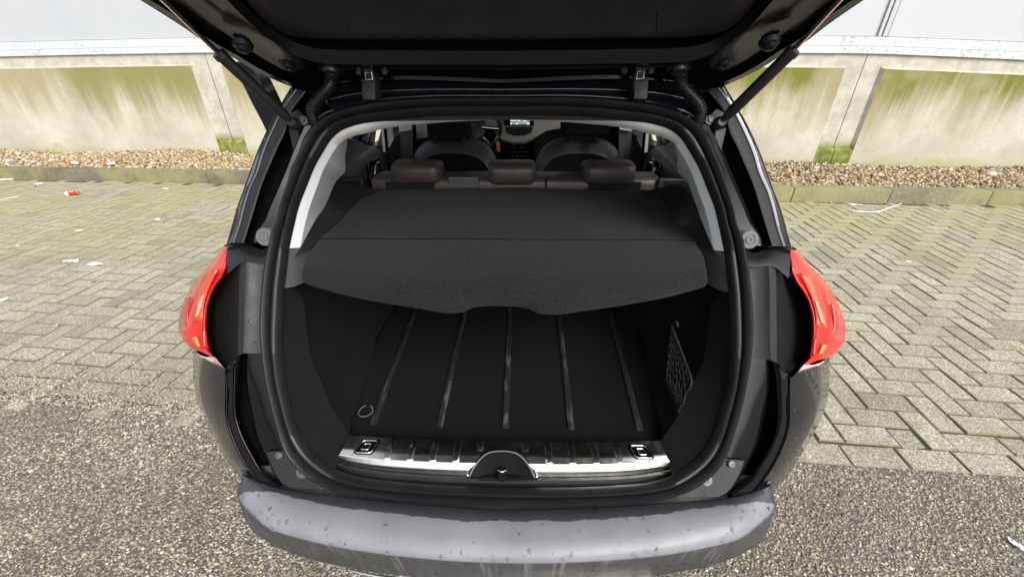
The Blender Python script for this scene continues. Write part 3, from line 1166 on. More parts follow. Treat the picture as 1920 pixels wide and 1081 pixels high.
# painted body outside the trim, turning on to the side of the car
c = [UL(ph, 0.006), UL(ph, -0.002), UL(ph2, -0.003), UL(ph2, 0.004), UL([(x + 3, y) for x, y in po], 0.008), UL(po, 0.03)]
side_top = [np.array([p[0] * 1.0 - 0.02, p[1] + 0.25, p[2] + 0.01]) for p in UL(po, 0.03)]
c.append(side_top)
loft("rear_quarter_pillar", c, 40, M['paint'], car, 'copy', sharp=30)

# top panel above the opening (under the hinges)
t0 = [(950, 186), (800, 187), (720, 193), (667, 203), (633, 213), (606, 226)]
t1 = [(950, 181), (800, 182), (720, 188), (665, 197), (630, 206), (600, 218)]
t2 = [(950, 178), (800, 179), (720, 184), (662, 192), (625, 200), (596, 208)]
t3 = [(950, 170), (800, 170), (720, 174), (655, 180), (620, 188), (590, 197)]
t4 = [(950, 158), (800, 157), (720, 158), (650, 162), (610, 166), (575, 172)]
t5 = [(950, 140), (800, 138), (720, 138), (650, 142), (610, 148), (560, 160)]
loft("roof_gutter_panel", [UL(t0, 0.004), UL(t1, -0.004), UL(t2, -0.001), UL(t3, 0.028), UL(t4, 0.045), UL(t5, 0.10)], 50, M['paint'], car, 'join', sharp=28)

loft("corner_gusset", [UL([(650, 200), (606, 225), (582, 248), (566, 290)], 0.012), UL([(640, 185), (596, 205), (572, 235), (555, 285)], 0.04), UL([(640, 162), (585, 166), (556, 178), (530, 235), (512, 290)], 0.075)], 24, M['paint'], car, 'copy')


def bead(name, pts, r, mat, seg=60, dy=0.0, join=False):  # thin tubes added along body edges to draw their highlight lines
    P_ = rs([U(*p, dy) for p in pts], seg)
    if join:
        P_[:, 0] -= P_[0, 0] if False else 0
        V_ = np.vstack([P_, (P_ * [-1, 1, 1])[::-1][1:]]) if P_[-1, 0] > -0.01 else np.vstack([(P_ * [-1, 1, 1])[::-1], P_])
        tube(name, V_, r, mat, car, 8)
        return
    for sx in (1, -1):
        tube(name, P_ * [sx, 1, 1], r, mat, car, 8)


bead("gutter_bead", [(951, 180), (800, 181), (720, 187), (665, 196), (630, 205), (605, 215), (588, 232)], 0.0026, M['lip'], join=True)  # added tube, draws the highlight line
bead("drip_bead", [(951, 168), (800, 168), (720, 171), (655, 178), (620, 186)], 0.0016, M['lip'], dy=0.024, join=True)  # added tube, draws the highlight line
bead("pillar_bead", ph, 0.0032, M['lip'])  # added tube, draws the highlight line
bead("trim_bead", pt_in, 0.0013, M['gloss'], dy=0.002)  # added tube, draws the highlight line
bead("flange_bead", pc_in, 0.0016, M['gloss'])  # added tube, draws the highlight line
bead("outer_bead", [(x + 1, y) for x, y in po], 0.0012, M['gloss'], dy=0.012)  # added tube, draws the highlight line
# ledge over the lamp and rear face
L0 = UL([(424, 461), (437, 459), (458, 456), (475, 462), (492, 468), (509, 460)], 0.045)
L0b = UL([(425, 470), (437, 468), (458, 466), (478, 471), (493, 475), (507, 472)], 0.012)
L1 = UL([(427, 508), (435, 500), (446, 491), (460, 486), (483, 488), (502, 487)], -0.014)
L1b = UL([(427, 513), (436, 505), (448, 495), (460, 491), (483, 493), (501, 492)], -0.016)
loft("lamp_ledge", [L0, L0b, L1, L1b], 24, M['plastic'], car, 'copy', sharp=50)
v0 = UL([(503, 486), (500, 500), (496, 533), (493, 567), (491, 603), (493, 640), (494, 662)], 0.003)
v1 = UL([(475, 491), (472, 520), (471, 560), (471, 600), (470, 640), (469, 662)], -0.006)
v1b = UL([(462, 491), (460, 520), (459, 560), (458, 600), (457, 640), (456, 662)], -0.018)
v2 = UL([(450, 494), (449, 520), (448, 560), (447, 600), (446, 640), (446, 667)], -0.010)
v3a = UL([(440, 500), (434, 522), (428, 556), (425, 590), (425, 630), (434, 680)], 0.055)
v3 = UL([(428, 512), (412, 529), (398, 552), (390, 585), (389, 621), (396, 657), (423, 692)], 0.085)
loft("rear_face", [v0, v1, v1b, v2], 30, M['plastic'], car, 'copy', sharp=60)
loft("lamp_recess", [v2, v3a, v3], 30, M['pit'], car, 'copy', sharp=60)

# lower painted aperture
w0 = UL([(494, 660), (500, 695), (511, 751), (526, 806), (538, 843), (552, 864), (579, 890)], 0.004)
w1p = [(466, 662), (465, 682), (465, 715), (474, 765), (485, 818), (496, 845), (515, 881), (531, 908)]
w3p = [(453, 668), (449, 690), (447, 715), (446, 784), (457, 820), (474, 851), (493, 881), (526, 906)]
w5p = [(447, 668), (441, 690), (440, 712), (442, 784), (454, 820), (470, 851), (490, 884), (522, 909)]
w6p = [(440, 672), (425, 693), (425, 730), (426, 784), (440, 829), (465, 876), (488, 904), (520, 916)]
loft("aperture_panel", [w0, UL(w1p, -0.002), UL([(x - 3, y) for x, y in w1p], 0.004), UL([(x - 6, y) for x, y in w1p], 0.045), UL([(x + 2, y) for x, y in w3p], 0.045)], 40, M['gloss'], car, 'copy', sharp=40)
loft("panel_groove", [UL([(x + 2, y) for x, y in w3p], 0.05), UL(w3p, 0.0), UL([(x - 2, y) for x, y in w3p], -0.006), UL(w5p, 0.0), UL([(x - 3, y) for x, y in w5p], -0.008),
                      UL([(x + 3, y) for x, y in w6p], -0.004), UL(w6p, 0.012)], 40, M['gloss'], car, 'copy', sharp=25)
bead("groove_bead", w5p, 0.0016, M['gloss'])  # added tube, draws the highlight line
bead("groove_bead", [(x - 1, y) for x, y in w3p], 0.0014, M['gloss'])  # added tube, draws the highlight line
bead("corner_bead", w6p, 0.0014, M['gloss'])  # added tube, draws the highlight line
# painted bumper corner
x0 = UL(w6p[1:], 0.006)
x0b = UL([(x - 3, y) for x, y in w6p[1:]], -0.006)
x1 = UL([(404, 684), (404, 735), (407, 780), (425, 830), (450, 876), (478, 902), (512, 918)], 0.012)
x2a = UL([(380, 670), (376, 722), (383, 765), (407, 818), (431, 862), (455, 889), (500, 921)], 0.05)
x2 = UL([(362, 652), (363, 718), (368, 745), (388, 795), (410, 836), (433, 874), (470, 911)], 0.11)
x3 = [np.array([p[0] - 0.02, p[1] + 0.35, p[2]]) for p in x2]
bc = loft("bumper_corner", [x0, x0b, x1, x2a, x2, x3], 34, M['paint'], car, 'copy', sharp=60)

# tail lamps
l_in = [(430, 463), (427, 492), (425, 510), (411, 528), (398, 551), (390, 585), (389, 621), (394, 655), (404, 670)]
l_a = [(427, 463), (422, 492), (417, 512), (404, 529), (390, 551), (381, 585), (380, 621), (386, 653), (401, 669)]
l_b = [(424, 462), (414, 487), (398, 511), (378, 545), (364, 580), (360, 605), (361, 628), (372, 652), (397, 668)]
l_out = [(419, 461), (398, 489), (372, 518), (354, 544), (341, 575), (335, 600), (336, 621), (348, 643), (392, 668)]
for sgn in (-1, 1):
    lamp = thing("tail_lamp_holder", "", "", (0, 0, 0))
    bpy.data.objects.remove(lamp)
    cur = [UL(l_in, 0.09), UL(l_in, 0.035), UL(l_a, 0.014), UL(l_b, 0.02), UL(l_out, 0.10)]
    cur.append([np.array([p[0] + 0.015, p[1] + 0.22, p[2]]) for p in UL(l_out, 0.10)])
    cs = [rs(q, 36) for q in cur]
    V, Fc = grid(cs)
    if sgn > 0:
        V, Fc = mirror(V, Fc)
    lamp = mk("tail_lamp", V, Fc, M['red'], car, sharp=60)

    def sub(name, curves, mat, d):
        cc = [rs([p + NV * d for p in q], 10) for q in curves]
        V, Fc = grid(cc)
        if sgn > 0:
            V, Fc = mirror(V, Fc)
        o = mk(name, V, Fc, mat, lamp, sharp=60)
        finish(o, 0.003)
        return o
    sub("rim", [UL([(429, 480), (425, 511), (412, 528), (399, 551), (391, 585), (390, 621), (395, 655)], 0.03), UL([(425, 480), (419, 511), (406, 528), (393, 551), (384.5, 585), (383.5, 621), (389, 653)], 0.012)], M['red2'], 0.004)
    sub("reverse_lens", [UL([(369, 661), (385, 668), (404, 668)], 0.055), UL([(384, 673), (398, 681), (412, 679)], 0.055), UL([(398, 682), (410, 688), (424, 693)], 0.055)], M['clear'], 0.0)
    sub("orange_reflector", [UL([(389, 508), (374, 540), (366, 575), (363, 604)], 0.022), UL([(399, 506), (384, 536), (375, 568), (372, 600)], 0.014), UL([(411, 503), (397, 530), (387, 556), (381, 590), (381, 606)], 0.012)], M['orangered'], 0.0035)
    sub("bulb_chamber", [UL([(380, 556), (373, 576), (369, 596)], 0.016), UL([(386, 552), (381, 572), (375, 590)], 0.013)], M['pink'], 0.0075)  # pale reflection on the lens, painted as a raised patch
    sub("side_reflector", [UL([(352, 560), (347, 580), (347, 604), (352, 622)], 0.060), UL([(357, 556), (353, 580), (353, 604), (357, 618)], 0.045)], M['red2'], 0.003)
    sub("lower_chamber", [UL([(386, 620), (389, 652)], 0.014), UL([(381, 618), (384, 650)], 0.014)], M['red2'], 0.004)
    sub("amber_reflector", [UL([(363, 632), (372, 648)], 0.02), UL([(372, 630), (379, 648)], 0.018)], M['amber'], 0.004)

# corner plates with screws
c = [UL([(536, 844), (551, 864), (579, 891), (603, 905), (640, 918)], -0.002), UL([(500, 846), (505, 862), (515, 883), (530, 905), (545, 914)], -0.007), UL([(498, 848), (503, 863), (513, 885), (528, 907), (545, 917)], 0.012)]
loft("corner_plate", c, 20, M['plastic'], car, 'copy', sharp=40)
for (px, py, rr) in ((523, 853, 0.007), (567, 884, 0.012)):
    q = U(px, py, -0.008)
    for sx in (1, -1):
        qq = q * np.array([sx, 1, 1])
        disc("screw", qq, (0, -0.75, 0.66), [(rr * 1.25, -0.004), (rr * 1.2, 0.002), (rr, 0.003), (rr * 0.95, 0.0045), (rr * 0.45, 0.005), (rr * 0.4, 0.003)], M['steelbolt'], car, 18)
# dark strip between the seal and the bumper
c = [UL([(545, 868), (579, 890), (603, 904), (640, 917), (701, 927), (800, 936), (950, 943)], 0.006),
     UL([(531, 908), (560, 910), (600, 914), (640, 922), (701, 931), (800, 940), (950, 948)], 0.012),
     UL([(522, 914), (560, 920), (620, 928), (701, 938), (800, 947), (870, 952), (950, 957)], 0.004)]
loft("lower_sill_strip", c, 60, M['plastic2'], car, 'join')

# buffers in pockets
for sx in (-1, 1):
    q = U(495, 444, -0.022) * np.array([-sx, 1, 1])
    nrm = np.array([0, -0.93, 0.35])
    disc("buffer_pocket", q, nrm, [(0.030, -0.09), (0.030, -0.035), (0.026, -0.03), (0.024, -0.045)], M['gloss'], car)
    bfr = disc("rubber_buffer", q, nrm, [(0.0215, -0.05), (0.0215, -0.003), (0.019, 0.0), (0.0125, 0.0), (0.012, -0.002), (0.009, -0.002), (0.0085, 0.001), (0.004, 0.001), (0.0035, -0.001)], M['mgrey'], car)

# ---- bumper
def bz(pts, z):
    zs = z if not np.isscalar(z) else [z] * len(pts)
    return [UZ(p[0], p[1], q) for p, q in zip(pts, zs)]


b0 = UL([(950, 955), (870, 950), (800, 945), (701, 936), (620, 926), (560, 919), (522, 912), (488, 902), (470, 895), (440, 880)], 0.012)
b1 = bz([(950, 958), (870, 953), (800, 948), (701, 939), (620, 929), (560, 922), (522, 916), (488, 906), (470, 899), (440, 885)], [.476, .476, .476, .478, .480, .482, .484, .486, .488, .49])
b2 = bz([(950, 975), (870, 971), (800, 967), (701, 958), (620, 948), (560, 939), (516, 931), (482, 919), (463, 910), (440, 896)], [.483, .483, .483, .485, .486, .487, .488, .485, .483, .48])
b3 = bz([(950, 1010), (870, 1007), (800, 1003), (701, 993), (620, 980), (560, 968), (500, 951), (472, 935), (455, 924), (442, 912)], [.484, .484, .484, .485, .486, .487, .486, .474, .47, .465])
b4 = bz([(950, 1037), (870, 1034), (800, 1029), (701, 1018), (620, 1004), (560, 990), (497, 971), (465, 950), (452, 940), (444, 930)], [.476, .476, .476, .476, .476, .476, .474, .46, .455, .45])
b5 = bz([(950, 1052), (870, 1049), (800, 1044), (701, 1033), (620, 1020), (560, 1006), (505, 989), (472, 968), (458, 958), (449, 950)], [.464, .464, .464, .464, .463, .462, .458, .445, .44, .435])
b6 = bz([(950, 1066), (870, 1063), (800, 1057), (701, 1046), (620, 1032), (560, 1018), (510, 1003), (480, 988), (466, 980), (457, 971)], [.412, .412, .412, .412, .412, .410, .41, .40, .395, .39])
b7 = bz([(950, 1092), (870, 1089), (800, 1083), (701, 1072), (617, 1056), (561, 1041), (520, 1025), (495, 1010), (480, 1001), (470, 993)], [.325, .325, .325, .325, .325, .325, .325, .32, .315, .31])
b8 = [p * 1.0 for p in b7]
b8 = [np.array([p[0], p[1] + 0.05, p[2] - 0.06]) for p in b7]
b9 = [np.array([p[0], p[1] + 0.14, 0.24]) for p in b7]
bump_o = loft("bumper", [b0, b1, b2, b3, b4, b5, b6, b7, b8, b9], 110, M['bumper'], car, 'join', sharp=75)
# bright strip under the bumper
ct = bz([(950, 1095), (800, 1086), (701, 1074.5), (650, 1065), (628, 1060)], 0.318)
ct2 = bz([(950, 1110), (800, 1096), (701, 1081), (650, 1069), (629, 1061.5)], 0.316)
loft("bumper_bright_strip", [ct, ct2], 40, M['chrome'], car, 'join', solid=0.004)

# ---- load sill plate
ZS = 0.537
r0 = bz([(655, 815), (700, 818), (800, 822), (950, 824)], ZS)
r1 = bz([(642, 842), (700, 847), (800, 851), (950, 853)], ZS)
r2 = bz([(636, 852), (700, 860), (800, 866), (950, 869)], 0.531)
r3 = bz([(630, 861), (700, 871), (800, 878), (950, 882)], 0.519)
r4 = bz([(627, 867), (700, 880), (800, 888), (950, 893)], 0.505)
cs = [rs(centred(q), 140) for q in (r0, r1, r2, r3, r4)]
fine = []
for i in range(4):
    for t_ in np.linspace(0, 1, 6, endpoint=False):
        fine.append(cs[i] * (1 - t_) + cs[i + 1] * t_)
fine.append(cs[4])
V, Fc = grid(fine)


def topx(p):
    d_ = np.array(p) - CAM
    z_ = d_ @ FW
    return 960 + FPX * (d_ @ RT) / z_, 540.5 - FPX * (d_ @ UP) / z_


def in_arch(f):
    x_, y_ = topx(sum(V[i] for i in f) / 4)
    return y_ > np.interp(x_, [878, 884, 893, 904, 916, 930, 950], [897, 886, 874, 862, 855, 852, 851]) and x_ > 880


Fc = [f for f in Fc if not in_arch(f)]
Mv, Mf = mirror(V, Fc)
sill = mk("load_sill_plate", np.vstack([V, Mv]), Fc + [tuple(i + len(V) for i in f) for f in Mf], M['steel'], car, weld=True, sharp=60)


def sill_pt(x, v, h=0.0):
    """v from 0 (back) to 4 (front) along the plate at car x"""
    j = min(int(v), 3)
    f = v - j
    out = []
    for cc in (cs[j], cs[j + 1]):
        xx = -abs(x)
        out.append(np.array([np.interp(xx, cc[:, 0], cc[:, k]) for k in range(3)]))
    p = out[0] * (1 - f) + out[1] * f
    return np.array([x, p[1], p[2]]) + np.array([0, -0.3, 0.95]) * h


for k in range(-5, 6):
    if k == 0:
        continue
    xa = k * 0.0555
    w_ = 0.0085
    V, Fc = [], []
    vs = [0.02, 0.3, 0.8, 1.2, 1.8, 2.4] if abs(k) > 1 else [0.02, 0.2, 0.4, 0.6, 0.75]
    for v_ in vs:
        e = 0.0006 if v_ in (vs[0], vs[-1]) else 0.0034
        # ribs fan a little towards the front, as pressed
        for dx, h in ((-w_, 0.0002), (-w_ * 0.6, e), (w_ * 0.6, e), (w_, 0.0002)):
            V.append(sill_pt(xa * (1 + 0.0 * v_) + dx, v_, h))
    for i in range(len(vs) - 1):
        for j in range(3):
            a = i * 4 + j
            Fc.append((a, a + 1, a + 5, a + 4))
    mk("rib", V, Fc, M['steel'], sill, sharp=30)
# latch cover
lp = [(878, 893), (884, 880), (893, 868), (904, 857), (916, 850), (930, 847), (944, 846.5)]
c_out = [UZ(p[0], p[1], 0.505 + (893 - p[1]) / 46 * 0.036) for p in lp]
c_in = [UZ(p[0] + 9 - 9 * i / 6, p[1] + 1 + 5 * i / 6, 0.507 + (893 - p[1]) / 46 * 0.036) for i, p in enumerate(lp)]
c_low = [p + np.array([0, 0.004, -0.012]) for p in c_out]
c_up = [p + np.array([0, 0, 0.008]) for p in c_out]
xc = 0.0
dxl = -c_out[-1][0]
for q in (c_out, c_in, c_low, c_up):
    for p in q:
        p[0] = min(p[0] + dxl, 0.0)
c_in = [p + np.array([0, 0, 0.006]) for p in c_in]
c_bowl = [np.array([p[0] * 0.93, p[1] + 0.0, p[2] - 0.006]) for p in c_in]
flr = [np.array([p[0] * 0.85, 0.607 + (p[1] - c_out[0][1]) * 0.5, 0.503]) for p in c_in]
latch = loft("latch_cover", [c_low, c_up, c_in, c_bowl, flr, [np.array([p[0], 0.600, 0.508]) for p in flr]], 30, M['pit'], car, 'join', sharp=35)
arch = [p + np.array([0, 0, 0.004]) for p in c_out]
arch[-1][0] = 0.0
P_ = rs(arch, 30)
P_ = np.vstack([P_, (P_ * [-1, 1, 1])[::-1][1:]])
tube("arch_rim", P_ + np.array([0, 0.0, 0.0]), 0.0030, M['steel'], latch, 8)
P_ = P_ * [0.93, 1, 1] + np.array([0, -0.004, 0.003])
tube("inner_rim", P_, 0.0022, M['mgrey'], latch, 8)
tube("striker", [(-0.009, 0.628, 0.512), (-0.009, 0.612, 0.530), (0.0, 0.606, 0.533), (0.009, 0.612, 0.530), (0.009, 0.628, 0.512)][1:4], 0.0024, M['chrome'], latch, 8, seg=12)
box("striker_pad", (0, 0.612, 0.516), (0.018, 0.03, 0.016), M['pit'], latch, bevel=0.004)
# tie-down hooks
for sx in (-1, 1):
    base = sill_pt(sx * 0.333, 0.75, 0.0)

    def rr(cx_, cy_, hx, hy, r, h, n=6):
        out = []
        for (qx, qy, a0) in ((1, 1, 0), (-1, 1, 90), (-1, -1, 180), (1, -1, 270)):
            for k in range(n):
                a = math.radians(a0 + 90 * k / (n - 1))
                lx = qx * (hx - r) + r * math.cos(a)
                ly = qy * (hy - r) + r * math.sin(a)
                out.append(base + np.array([cx_ + lx + sx * ly * -0.25, cy_ + ly, h]))
        return out
    pl = prism("tie_down_hook", rr(0, 0.002, 0.024, 0.021, 0.008, 0.0012), (0, 0, 0.0015), M['gloss'], sill)
    tube("ring", rr(0, 0, 0.020, 0.018, 0.008, 0.004), 0.0019, M['chrome'], pl, 8, closed=True)
    prism("cup", rr(0, 0, 0.015, 0.014, 0.006, 0.0030), (0, 0, 0.0012), M['gloss'], pl)
    tube("eye", rr(0, -0.002, 0.0085, 0.0085, 0.003, 0.0065), 0.0017, M['chrome'], pl, 8, closed=True)
# plastic nosing between plate and seal
n0 = bz([(624, 868), (700, 881), (800, 889), (950, 894)], 0.5055)
n1 = bz([(622, 872), (700, 886), (800, 894), (950, 899)], 0.508)
n2 = bz([(624, 879), (700, 893), (800, 901), (950, 906)], 0.500)
n3 = bz([(626, 882), (700, 896), (800, 904), (950, 909)], 0.503)
n4 = bz([(636, 888), (700, 903), (800, 911), (950, 917)], 0.488)
loft("sill_nosing", [n0, n1, n2, n3, n4], 50, M['plastic'], car, 'join', sharp=30)

# ---- boot lining
k0p = [(532, 505), (528, 542), (526, 580), (524, 654), (529, 709), (540, 759), (554, 806), (576, 843), (601, 866), (628, 878)]
k1p = [(548, 530), (560, 545), (571, 575), (575, 620), (583, 670), (600, 710), (625, 768), (648, 806), (656, 818)]
k0 = UL(k0p, 0.010)
k1 = UL(k1p, 0.10)
k2 = [np.array([p[0] - 0.015, p[1] + 0.04, p[2]]) for p in k1]
k3 = [np.array([-0.52 + 0.0 * i, 0.98, p[2]]) for i, p in enumerate(k1)]
k3[-1] = np.array([-0.44, 0.98, 0.50])
k4 = [np.array([-0.46, 1.12, p[2]]) for p in k1]
k5 = [np.array([-0.45, 1.42, p[2]]) for p in k1]
loft("side_lining", [k0, k1], 34, M['lining'], car, 'copy', sharp=60)
loft("boot_side", [k1, k2, k3, k4, k5], 34, M['carpet'], car, 'copy', sharp=60)
# grey support under the shelf ends
s0 = [U(537, 468, 0.012), U(533, 505, 0.012), U(529, 541, 0.012)]
s1 = [U(563, 464, 0.06), U(560, 500, 0.06), U(552, 537, 0.05)]
s2 = [U(598, 444, 0.13), U(590, 480, 0.15), U(575, 527, 0.12)]
loft("shelf_support", [s0, s1, s2], 14, M['mgrey'], car, 'copy', sharp=50)
# dark side panel above the shelf
d0 = [U(563, 464, 0.06), U(587, 420, 0.15), UY(617, 372, 1.28), UY(632, 338, 1.36)]
d1 = [np.array([-0.50, 0.86, 0.955]), np.array([-0.475, 1.0, 0.955]), np.array([-0.45, 1.2, 0.955]), np.array([-0.43, 1.4, 0.955])]
loft("side_trim", [d0, d1], 20, M['plastic2'], car, 'copy')
# floor
fl = mk("boot_floor", [(-0.42, 0.685, 0.5), (0.42, 0.685, 0.5), (0.47, 0.9, 0.5), (0.47, 1.43, 0.5), (-0.47, 1.43, 0.5), (-0.47, 0.9, 0.5), (-0.42, 0.685, 0.46), (0.42, 0.685, 0.46)],
        [(0, 1, 2, 5), (2, 3, 4, 5), (0, 1, 7, 6)], M['carpet'], car, smooth=False)
bk = mk("seat_back_carpet", [(-0.5, 1.43, 0.48), (0.5, 1.43, 0.48), (0.5, 1.47, 0.95), (-0.5, 1.47, 0.95)], [(0, 1, 2, 3)], M['carpet'], car, smooth=False)
for a, b in (((700, 797), (772, 600)), ((824, 802), (868, 600)), ((948, 804), (956, 600)), ((1072, 806), (1049, 600)), ((1200, 807), (1147, 600))):
    p, q = UZ(*a, 0.502), UZ(*b, 0.502)
    e = (q - p) / np.linalg.norm(q - p)
    q = p + e * 0.62
    s_ = np.array([e[1], -e[0], 0])
    wd = 0.0085
    V = []
    for t_ in (0, 0.02, 1.0):
        c0_ = p + (q - p) * t_
        for dx, h in ((-wd, 0), (-wd, 0.004), (-wd * 0.55, 0.0055), (wd * 0.55, 0.0055), (wd, 0.004), (wd, 0)):
            V.append(c0_ + s_ * dx + np.array([0, 0, h if t_ > 0 else h * 0.3]))
    Fc = [(i * 6 + j, i * 6 + j + 1, i * 6 + 7 + j, i * 6 + 6 + j) for i in range(2) for j in range(5)]
    mk("floor_strip", V, Fc, M['strip'], fl, sharp=25)
q = UZ(686, 773, 0.503)
tube("pull_loop", [q + np.array([0.019 * math.cos(a), 0.021 * math.sin(a), 0.003 + 0.004 * abs(math.sin(a))]) for a in np.linspace(1.9, 1.9 + 5.6, 24)], 0.0014, M['mgrey'], fl, 6)

# ---- pale trim round the opening
q0 = UL(B_px[:13], 0.010)
q0[0][0] = 0.0
q1p = [(950, 224), (812, 231), (713, 243), (683, 251), (658, 257), (636, 270), (622, 290), (608, 315), (592, 357), (580, 390), (572, 420), (563, 464)]
q1 = UL(q1p, 0.055)
q1[0][0] = 0.0
qm = [(a + b) / 2 + NV * 0.010 for a, b in zip(rs(q0, 12), rs(q1, 12))]
# split at the joint (633,272)
qa0, qa1, qam = rs(q0, 80), rs(q1, 80), None
cut = 55


def joined(name, cur, mat, parent, sharp=50):
    V, Fc = grid(cur)
    Mv, Mf = mirror(V, Fc)
    return mk(name, np.vstack([V, Mv]), Fc + [tuple(i + len(V) for i in f) for f in Mf], mat, parent, weld=True, sharp=sharp)


zj = 0
for i in range(80):
    if qa1[i][2] > U(633, 273, 0.055)[2]:
        zj = i
qmid = (qa0 + qa1) / 2 + NV * 0.008
q2t = qa1 + np.array([0, 0.14, 0.015])
joined("headliner_edge", [qa0[:zj + 1], qmid[:zj + 1], qa1[:zj + 1], q2t[:zj + 1]], M['ltrim2'], car)
low = [qa0[zj:], qmid[zj:], qa1[zj:]]
for sx in (1, -1):
    V, Fc = grid(low)
    if sx < 0:
        V, Fc = mirror(V, Fc)
    mk("pillar_cover", V, Fc, M['ltrim'], car, sharp=50)
q2 = [UY(652, 260, 1.30), UY(647, 300, 1.33), UY(647, 322, 1.35), UY(631, 338, 1.34), UY(617, 370, 1.28), U(587, 420, 0.15), U(564, 463, 0.06)]
loft("pillar_inner_cover", [qa1[zj:], q2], 30, M['mgrey' if False else 'ltrim'], car, 'copy')

# ---- roof, sides, glass
ROOF_Y = [1.04, 1.5, 2.2, 2.9, 3.2]
ROOF_W = [0.50, 0.56, 0.60, 0.60, 0.56]
ROOF_Z = [1.40, 1.45, 1.47, 1.43, 1.37]
cur = []
for y, w_, z in zip(ROOF_Y, ROOF_W, ROOF_Z):
    cur.append([np.array([-w_ - 0.03, y, z - 0.07]), np.array([-w_, y, z - 0.02]), np.array([-w_ * 0.6, y, z + 0.01]), np.array([0, y, z + 0.02])])
loft("roof", cur, 14, M['paint'], car, 'join')
cur2 = [[p + np.array([0.0, 0.06 if i == 0 else 0, -0.035]) for p in q] for i, q in enumerate(cur)]
loft("headliner", cur2, 14, M['ltrim2'], car, 'join')
# lower body side, from the lamp forward to the bonnet
prof = [(0.22, 0.80), (0.45, 0.86), (0.72, 0.875), (0.90, 0.84), (0.97, 0.78)]
cur = []
for y, k_ in ((1.13, 1.0), (1.6, 1.0), (2.4, 1.0), (3.4, 0.995), (4.1, 0.95), (4.45, 0.78)):
    cur.append([np.array([-x * k_ + (0.05 if y < 1.2 and z > 0.85 else 0), y, z * (1 if y < 3.4 else 0.93)]) for z, x in prof])
loft("body_side", cur, 12, M['paint'], car, 'copy', sharp=60)
cur = [[np.array([-0.74, 3.2, 0.96]), np.array([-0.5, 3.2, 1.0]), np.array([0, 3.2, 1.02])], [np.array([-0.7, 4.1, 0.88]), np.array([-0.4, 4.1, 0.93]), np.array([0, 4.1, 0.94])],
       [np.array([-0.6, 4.5, 0.6]), np.array([-0.4, 4.55, 0.6]), np.array([0, 4.6, 0.6])]]
loft("bonnet", cur, 12, M['paint'], car, 'join')
# side pillars (outer) and panes
def slab(name, a, b, mat, th=0.03):
    a, b = np.array(a), np.array(b)
    for sx in (1, -1):
        V = [a, a + [0, th * 2.2, 0], b + [0, th * 2.2, 0], b]
        V = [v * np.array([sx, 1, 1]) for v in V]
        o = mk(name, V, [(0, 1, 2, 3)], mat, car, smooth=False)
        finish(o, 0.03, offset=0)


slab("door_pillar", (-0.75, 2.08, 0.95), (-0.60, 2.05, 1.40), M['paint'], 0.035)
slab("rear_door_pillar", (-0.72, 1.42, 0.95), (-0.545, 1.36, 1.38), M['paint'], 0.05)
slab("windscreen_pillar", (-0.72, 3.30, 0.98), (-0.58, 2.85, 1.40), M['paint'], 0.03)
for sx in (1, -1):
    V = [UY(x, y, yy) for x, y, yy in ((720, 232, 2.05), (735, 230, 2.10), (738, 262, 2.10), (724, 286, 2.05))]
    finish(mk("door_pillar_cover", [v * [sx, 1, 1] for v in V], [(0, 1, 2, 3)], M['ltrim'], car, smooth=False), 0.02)
    V = [UY(x, y, 2.32) for x, y in ((750, 226), (773, 226), (774, 320), (752, 320))]
    o_ = mk("belt_pillar_cover", [v * [sx, 1, 1] for v in V], [(0, 1, 2, 3)], M['mgrey'], car, smooth=False)
    finish(o_, 0.02)
    V = [UY(x, y, 2.30) for x, y in ((749, 222), (772, 222), (772, 243), (749, 247))]
    finish(mk("upper_cover", [v * [sx, 1, 1] for v in V], [(0, 1, 2, 3)], M['ltrim'], o_, smooth=False), 0.01)
for nm, y0, y1 in (("rear_door_window", 1.48, 2.08), ("front_door_window", 2.15, 3.05), ("quarter_window", 1.30, 1.42)):
    for sx in (1, -1):
        V = [np.array([-0.72 * sx, y0, 0.96]), np.array([-0.74 * sx, y1, 0.96]), np.array([-0.57 * sx, y1 - 0.06, 1.38]), np.array([-0.53 * sx, y0 - 0.02, 1.36])]
        mk(nm, V, [(0, 1, 2, 3)], M['glass'], car, smooth=False)
mk("windscreen", [(-0.68, 3.32, 1.0), (0.68, 3.32, 1.0), (0.56, 2.92, 1.40), (-0.56, 2.92, 1.40)], [(0, 1, 2, 3)], M['glass'], car, smooth=False)
mk("underbody", [(-0.78, 0.85, 0.25), (0.78, 0.85, 0.25), (0.8, 4.3, 0.25), (-0.8, 4.3, 0.25)], [(0, 1, 2, 3)], M['plastic2'], car, smooth=False)
mk("cabin_floor", [(-0.7, 1.45, 0.42), (0.7, 1.45, 0.42), (0.7, 3.2, 0.38), (-0.7, 3.2, 0.38)], [(0, 1, 2, 3)], M['carpet'], car, smooth=False)
for y in (1.52, 3.72):
    for sx in (-1, 1):
        w = disc("wheel", (sx * 0.66, y, 0.32), (sx, 0, 0), [(0.20, -0.1), (0.31, -0.10), (0.32, -0.07), (0.32, 0.07), (0.31, 0.10), (0.22, 0.11), (0.21, 0.09)], M['tyre'], car, 32)
        disc("rim", (sx * 0.66, y, 0.32), (sx, 0, 0), [(0.21, 0.09), (0.19, 0.085), (0.06, 0.10), (0.05, 0.11)], M['alu'], w, 24)

